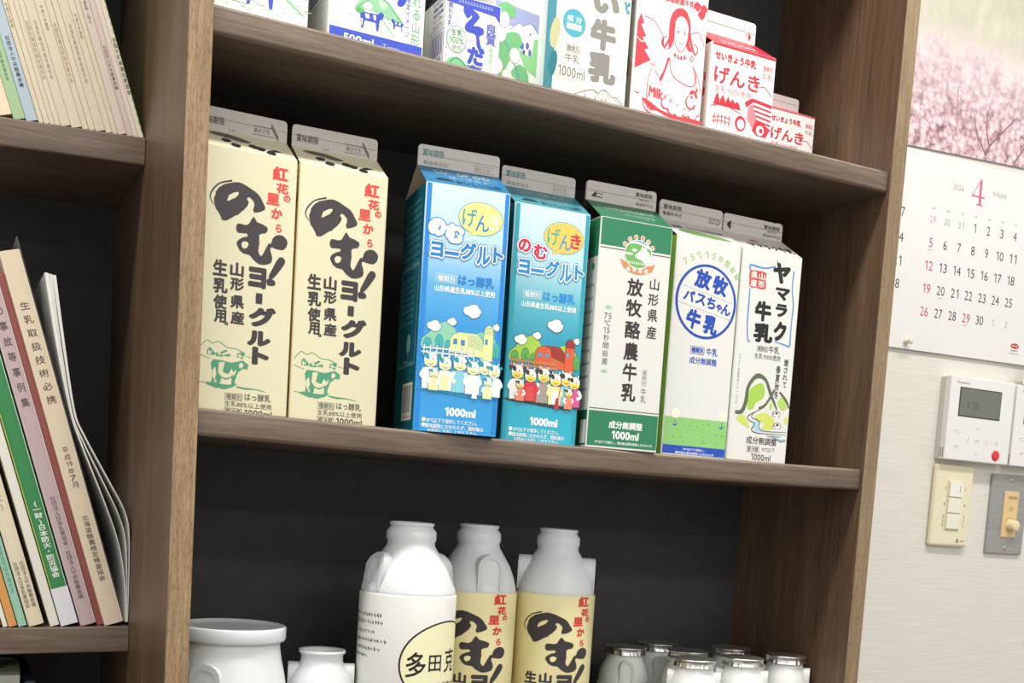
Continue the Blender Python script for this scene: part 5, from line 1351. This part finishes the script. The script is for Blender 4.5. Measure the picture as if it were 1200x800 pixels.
def blossom_mat():
    m = bpy.data.materials.new('printed_cherry_blossom'); m.use_nodes = True
    nt = m.node_tree; N = nt.nodes; L = nt.links; b = N['Principled BSDF']; b.inputs['Roughness'].default_value = 0.35
    tc = N.new('ShaderNodeTexCoord'); sx = N.new('ShaderNodeSeparateXYZ'); L.new(tc.outputs['Object'], sx.inputs[0])
    # petals
    vo = N.new('ShaderNodeTexVoronoi'); vo.inputs['Scale'].default_value = 120; L.new(tc.outputs['Object'], vo.inputs['Vector'])
    no = N.new('ShaderNodeTexNoise'); no.inputs['Scale'].default_value = 55; no.inputs['Detail'].default_value = 6; no.inputs['Roughness'].default_value = 0.75
    L.new(tc.outputs['Object'], no.inputs['Vector'])
    ad = N.new('ShaderNodeMath'); ad.operation = 'MULTIPLY_ADD'; ad.inputs[1].default_value = 0.34; L.new(vo.outputs['Distance'], ad.inputs[0])
    L.new(no.outputs[0], ad.inputs[2])
    cr = N.new('ShaderNodeValToRGB'); e = cr.color_ramp.elements
    e[0].position = 0.44; e[0].color = lin('#f5e6e4'); e[1].position = 0.86; e[1].color = lin('#8a6672')
    k = e.new(0.57); k.color = lin('#ecd6d8'); k = e.new(0.7); k.color = lin('#cfaab2')
    L.new(ad.outputs[0], cr.inputs[0])
    # distant haze-coloured crowns
    n2 = N.new('ShaderNodeTexNoise'); n2.inputs['Scale'].default_value = 30; n2.inputs['Detail'].default_value = 5
    mp = N.new('ShaderNodeMapping'); mp.inputs['Scale'].default_value = (1.8, 1, 0.7); L.new(tc.outputs['Object'], mp.inputs[0]); L.new(mp.outputs[0], n2.inputs['Vector'])
    c2 = N.new('ShaderNodeValToRGB'); e = c2.color_ramp.elements; e[0].position = 0.35; e[0].color = lin('#e2ccd0'); e[1].position = 0.65; e[1].color = lin('#f4e8e8'); L.new(n2.outputs[0], c2.inputs[0])
    # meadow behind
    c3 = N.new('ShaderNodeValToRGB'); e = c3.color_ramp.elements; e[0].position = 0.3; e[0].color = lin('#c8c6b2'); e[1].position = 0.7; e[1].color = lin('#ded8c4'); L.new(n2.outputs[0], c3.inputs[0])

    def band(lo, hi, amp):
        a = N.new('ShaderNodeMath'); a.operation = 'MULTIPLY_ADD'; a.inputs[1].default_value = amp; L.new(n2.outputs[0], a.inputs[0]); L.new(sx.outputs[2], a.inputs[2])
        r = N.new('ShaderNodeMapRange'); r.inputs[1].default_value = lo; r.inputs[2].default_value = hi; L.new(a.outputs[0], r.inputs[0]); return r.outputs[0]
    m1 = N.new('ShaderNodeMix'); m1.data_type = 'RGBA'; L.new(band(0.54, 0.66, 0.05), m1.inputs[0]); L.new(cr.outputs[0], m1.inputs[6]); L.new(c2.outputs[0], m1.inputs[7])
    m2 = N.new('ShaderNodeMix'); m2.data_type = 'RGBA'; L.new(band(0.655, 0.685, 0.1), m2.inputs[0]); L.new(m1.outputs[2], m2.inputs[6]); L.new(c3.outputs[0], m2.inputs[7])
    L.new(m2.outputs[2], b.inputs['Base Color'])
    return m


cal = empty('wall_calendar', (1140, 366, 195), 'wall calendar with cherry blossom photo above an April date sheet', 'calendar')
off = Vector((1140, 366, 195))


def at_wall(b, name, parent, base=off):
    o = b.build(name, parent); o.location = -base * MM; return o


b = MB()
n = 12; v = []; f = []
for i in range(n + 1):
    t = i / n; z = 195.5 + (463.5 - 195.5) * t; yy = 364.6 - 2.2 * math.sin(math.pi * t) - 1.2 * (1 - t)
    v += [(860, yy, z - 3.2 + 0), (1420, yy, z + 4.4 + 0)]
f = [(2 * i, 2 * i + 1, 2 * i + 3, 2 * i + 2) for i in range(n)]
b.add(v, f, mat('#e9e8e6', 0.5)); b.add([(a, y + 0.6, c) for a, y, c in v], [tuple(reversed(q)) for q in f], mat('#e9e8e6', 0.5))
at_wall(b, 'date_sheet', cal)
b = MB(); b.add([(860, 365.2, 459), (1420, 365.2, 484), (1420, 365.2, 860), (860, 365.2, 860)], [(0, 1, 2, 3)], blossom_mat()); b.add([(860, 366.0, 459), (1420, 366.0, 484), (1420, 366, 860), (860, 366, 860)], [(3, 2, 1, 0)], mat('#e9e8e6', 0.5))
at_wall(b, 'photo_sheet', cal)
P = Print(lambda u, v, d: (u, 365.15 - d, v))
for pts, w in (([(1152, 478), (1158, 492), (1178, 512), (1206, 540)], [4, 3, 2.4, 1.6]), ([(1158, 492), (1148, 520), (1152, 545)], [3, 2, 1]), ([(1152, 480), (1132, 505), (1122, 530)], [3, 2, 1]), ([(1090, 520), (1088, 560)], [1.6, 1]), ([(1210, 478), (1240, 520), (1262, 560)], [3, 2, 1])):
    P.stroke(pts, w, '#8b6a74', 1)
for o in P.build('branch_print', cal): o.location = -off * MM


def cal_fn(u, v, d):
    t = (v - 195.5) / 268
    return (u, 364.6 - 2.2 * math.sin(math.pi * min(max(t, 0), 1)) - 1.2 * (1 - t) - 0.08 - d, v)


P = Print(cal_fn)
sk = lambda u: (u - 1142) * 0.012
DKT, RDT, GYT = '#55505a', '#c9586a', '#b9b4b6'
first = ['29', '30', '31'] + [str(i) for i in range(1, 31)] + ['1', '2']
for k, t in enumerate(first):
    r, c = divmod(k, 7)
    u = 1061.6 + c * 27.15; v = 375.6 - r * 31.35 + sk(u)
    gray = (r == 0 and c < 3) or k > 32
    col = (RDT if not gray else '#dca8b0') if c == 0 or (t == '29' and r == 4) else (GYT if gray else DKT)
    hgt = 12.8 if not gray else 9.6
    P.text(t, u, v, (6.6 if len(t) == 1 else 14.6) * (0.62 if t == '1' else 1) * (0.75 if gray else 1), hgt, col, -0.004)
    if t in ('5', '29') and r in (1, 4) or t == '20' and r == 3: P.rect(u - 4, u + 4, v - 10.4, v - 9.4, '#c8b6b8', 2)
P.sec('weekday_print')
for c, t in enumerate(('SUN', 'MON', 'TUE', 'WED', 'THU', 'FRI', 'SAT')): P.text(t, 1062 + c * 26.95, 389.8 + c * 0.6, 6.4, 2.6, '#b7a5a9', 0.0)
P.sec('previous_month_dates')
for t, v in (('7', 376), ('14', 342.2), ('21', 311), ('28', 280)): P.text(t, 1005.6 if t == '7' else 1002.6, v, 7 if t == '7' else 15, 12.8, DKT, -0.004)
P.sec('month_lettering')
P.text('2026', 1105.6, 425.6, 20, 8, '#a9a3a6', -0.004); P.text('令和8年', 1186.4, 428.6, 30, 8, '#a9a3a6', -0.004)
PK = '#d4658a'
P.poly([(1147.4, 444.6), (1150.4, 444.6), (1150.4, 408.8), (1146.0, 408.8), (1146.0, 438)], PK, 2); P.stroke([(1148.6, 444), (1132.4, 420.4)], 1.2, PK, 3, sm=0); P.rect(1131.6, 1157, 418.6, 420.8, PK, 3); P.rect(1141.6, 1154.6, 407.8, 409.6, PK, 3)
P.sec('logo_print')
P.ellipse(1247.5, 223, 8.6, 3.8, '#d3202e', 2, 20)
for q in (-3.2, 3.2): P.ellipse(1247.5 + q, 223, 2.2, 1.1, '#f4f3f1', 3, 10)
scribble(P, 1247.5, 216.4, 15, 2.2, '#5a5558', 8); scribble(P, 1247.5, 211.8, 20, 1.4, '#a09a9c', 12)
P.rect(1000, 1275, 456.6, 456.9, '#e2dfdd', 1)
for o in P.build('date_print', cal): o.location = -off * MM
b = MB()
b.lathe([(1.5, 0), (4.4, -0.6), (4.8, -2), (3, -3.4), (2.6, -6.4), (4.2, -7.8), (4.2, -8.6)], mat('#e6dfc4', 0.25, sss=0.2), 20, cap_top=True)
o = b.build('push_pin'); o.rotation_euler = (math.pi / 2, 0, 0.2); o.location = (1.0346, 0.3525, 0.2047); tag(o, 'small clear pushpin at the lower left corner of the calendar', 'pushpin')
b = MB(); b.box(0, 64, -1.0, 0, -34, 0, mat('#f1f0ee', 0.5)); o = b.build('paper_slip'); o.location = (1.2545, 0.3476, 0.2016); tag(o, 'white paper slip hanging under the right end of the calendar', 'paper')

# thermostats
PL = '#eceae8'


def thermostat(x0, label):
    root = empty('air_conditioner_controller', (x0 + 64.5, 368, 107), label, 'thermostat', group='air conditioner controllers on the wall')
    mm = lambda b, n, p=root: b.build(n, p)
    b = MB(); b.box(-63.6, 63.6, -10, -0.3, -58.6, 58.6, mat('#d6d2cc', 0.5), bev=1.0); mm(b, 'back_case')
    b = MB(); b.box(-64.6, 64.6, -20, -9, -59, 59.6, mat(PL, 0.4), bev=1.6); front = mm(b, 'front_cover')
    for i in range(2):
        b = MB(); b.box(-64.9, -64.3, -17 + i * 4.2, -15.6 + i * 4.2, -56, -42, mat('#8a8580', 0.6)); mm(b, 'vent_slot')
    b = MB(); b.box(-46, 38, -20.5, -19.4, 3.2, 44.6, mat('#3b3d3b', 0.25), bev=0.4); lcd = mm(b, 'display')
    b = MB(); b.box(-44.4, 36.4, -20.8, -20.2, 4.8, 43, mat('#70736c', 0.12, spec=0.6)); b.build('display_glass', lcd)
    P = Print(lambda u, v, d: (u, -20.06 - d, v))
    P.text('Panasonic', -40.5, 50.8, 25, 3.6, '#8a8a8a', 0.02)
    c = '#a9a6a4'
    P.sec('key_print')
    for (u, v, a, b_) in ((-3, -10.9, 4, -3), (-3, -48.9, 4, 3)): P.stroke([(u - a, v + b_ * 0.7), (u, v - b_ * 0.4 + 0), (u + a, v + b_ * 0.7)], 0.7, c, sm=0)
    P.stroke([(-19.6, -25.6), (-22.8, -29.6), (-19.6, -33.6)], 0.7, c, sm=0); P.stroke([(13.6, -25.6), (16.8, -29.6), (13.6, -33.6)], 0.7, c, sm=0)
    P.text('決定', -3.2, -29.6, 8, 4, c, 0); P.ring(-43.5, -19, 6.4, 1.9, 0.5, c); P.text('戻る', -43.4, -39.6, 8, 4, c, 0)
    P.ring(37, -30.6, 3, 3, 0.5, c); P.stroke([(37, -26), (37, -30)], 0.6, c, sm=0)
    P.build('key_print', root)
    Q = Print(lambda u, v, d: (u, -20.84 - d, v)); Q.text('8', -28, 20, 5, 9, '#62655e', 0.0); Q.text('20', -14, 20, 12, 10, '#565953', 0.0); Q.build('display_digits', root)
    b = MB(); b.lathe([(0.5, 1.6), (6.2, 1.5), (7.4, 1.0), (7.8, 0)], mat('#df3a3e', 0.35), 28, cap_top=True); o = mm(b, 'power_button'); o.rotation_euler = (math.pi / 2, 0, 0); o.location = (0.0372, -0.0199, -0.0472); o['label'] = 'round red power button'
    return root


thermostat(1112.2, 'white controller with grey display and red button, wholly in view above the switches')
thermostat(1246.4, 'white controller cut off by the right edge of the photo')

# cream switch plate
root = empty('light_switch', (1150, 368, -17), 'cream plastic wall switch plate with three rockers', 'light switch')
b = MB(); b.box(-38, 38, -9, -0.2, -59, 59, mat('#ece4c4', 0.4), bev=4.0); b.build('plate', root)
b = MB(); b.box(-13.4, 15.8, -9.7, -8.5, -35.4, 35.8, mat('#d8cfae', 0.5)); b.build('rocker_frame', root)
for k, zc in enumerate((23.6, 0.4, -23)):
    b = MB(); b.box(-11.0, 14.6, -11.6 if k else -12.2, -9.3, zc - 10.8, zc + 10.8, mat('#f0ecd8' if k else '#f2f0e6', 0.35), bev=0.9); o = b.build('rocker', root)
    if k == 0:
        b = MB(); b.box(8.6, 9.6, -12.5, -12.0, zc - 4, zc + 6, mat('#8f897a', 0.5)); b.build('indicator', o)
P = Print(lambda u, v, d: (u, -9.05 - d, v))
for u, v in ((-17, 24.6), (23, 24.6)): P.ring(u, v, 1.1, 1.8, 0.5, '#6a6454')
for u, v in ((-17, 1.6), (24, 1.4)): P.ellipse(u, v, 1.1, 1.8, '#4a4438', 2, 10)
P.text('換気扇強弱', -17, -22, 2.6, 18, '#5a5446', 0, vertical=True); P.text('蛍光灯入切', 24.6, -22, 2.6, 18, '#5a5446', 0, vertical=True)
P.rect(14, 18, -53, -47.8, '#2a2622', 2); P.rect(15.6, 16.8, -51.6, -49, '#ece4c4', 3); scribble(P, 26, -50.6, 9, 2.2, '#4a4438', 5)
P.build('switch_print', root)

# steel volume plate
root = empty('volume_control', (1270, 368, -23.5), 'brushed steel wall plate with cream volume knob', 'volume control')
M_ST = noisy('brushed_steel', '#a19f9c', '#a9a7a4', 20, 20, 300, rough=0.45, bump=0.02, metal=0.35)
b = MB(); b.box(-38.4, 38.4, -5, -0.2, -59.4, 59.2, M_ST, bev=1.8); b.build('plate', root)
b = MB(); b.box(-11.6, 18.6, -6.4, -4.8, -34.2, 34.8, mat('#e6c78f', 0.4), bev=0.6); ins = b.build('insert', root)
b = MB(); b.lathe([(1, 13), (6.6, 12.8), (8.2, 11.6), (8.8, 0)], mat('#ecd9ac', 0.35), 32, cap_top=True); o = b.build('knob', ins); o.rotation_euler = (math.pi / 2, 0, 0); o.location = (0.0052, -0.0062, -0.0165)
for z in (51.4, -50.4):
    b = MB(); b.lathe([(0.5, 1.2), (2.4, 1.0), (3.4, 0)], mat('#b5b3b0', 0.3, metal=0.8), 18, cap_top=True); o = b.build('screw', root); o.rotation_euler = (math.pi / 2, 0, 0); o.location = (0.0018, -0.0049, z * MM)
P = Print(lambda u, v, d: (u, -6.45 - d, v)); P.text('音量', 1, 25.4, 9, 5, '#7a6a4a', 0); P.text('調節', 11, 25.4, 9, 5, '#7a6a4a', 0); P.ring(3, 8.4, 2.6, 3.4, 0.6, '#7a6a4a'); P.text('切', 6.6, 8.4, 4, 5, '#7a6a4a', 0); P.stroke([(-6, -12), (-2, -6.6), (5, -4.6), (12, -6.6), (16, -12)], 0.6, '#7a6a4a')
P.build('plate_print', root)
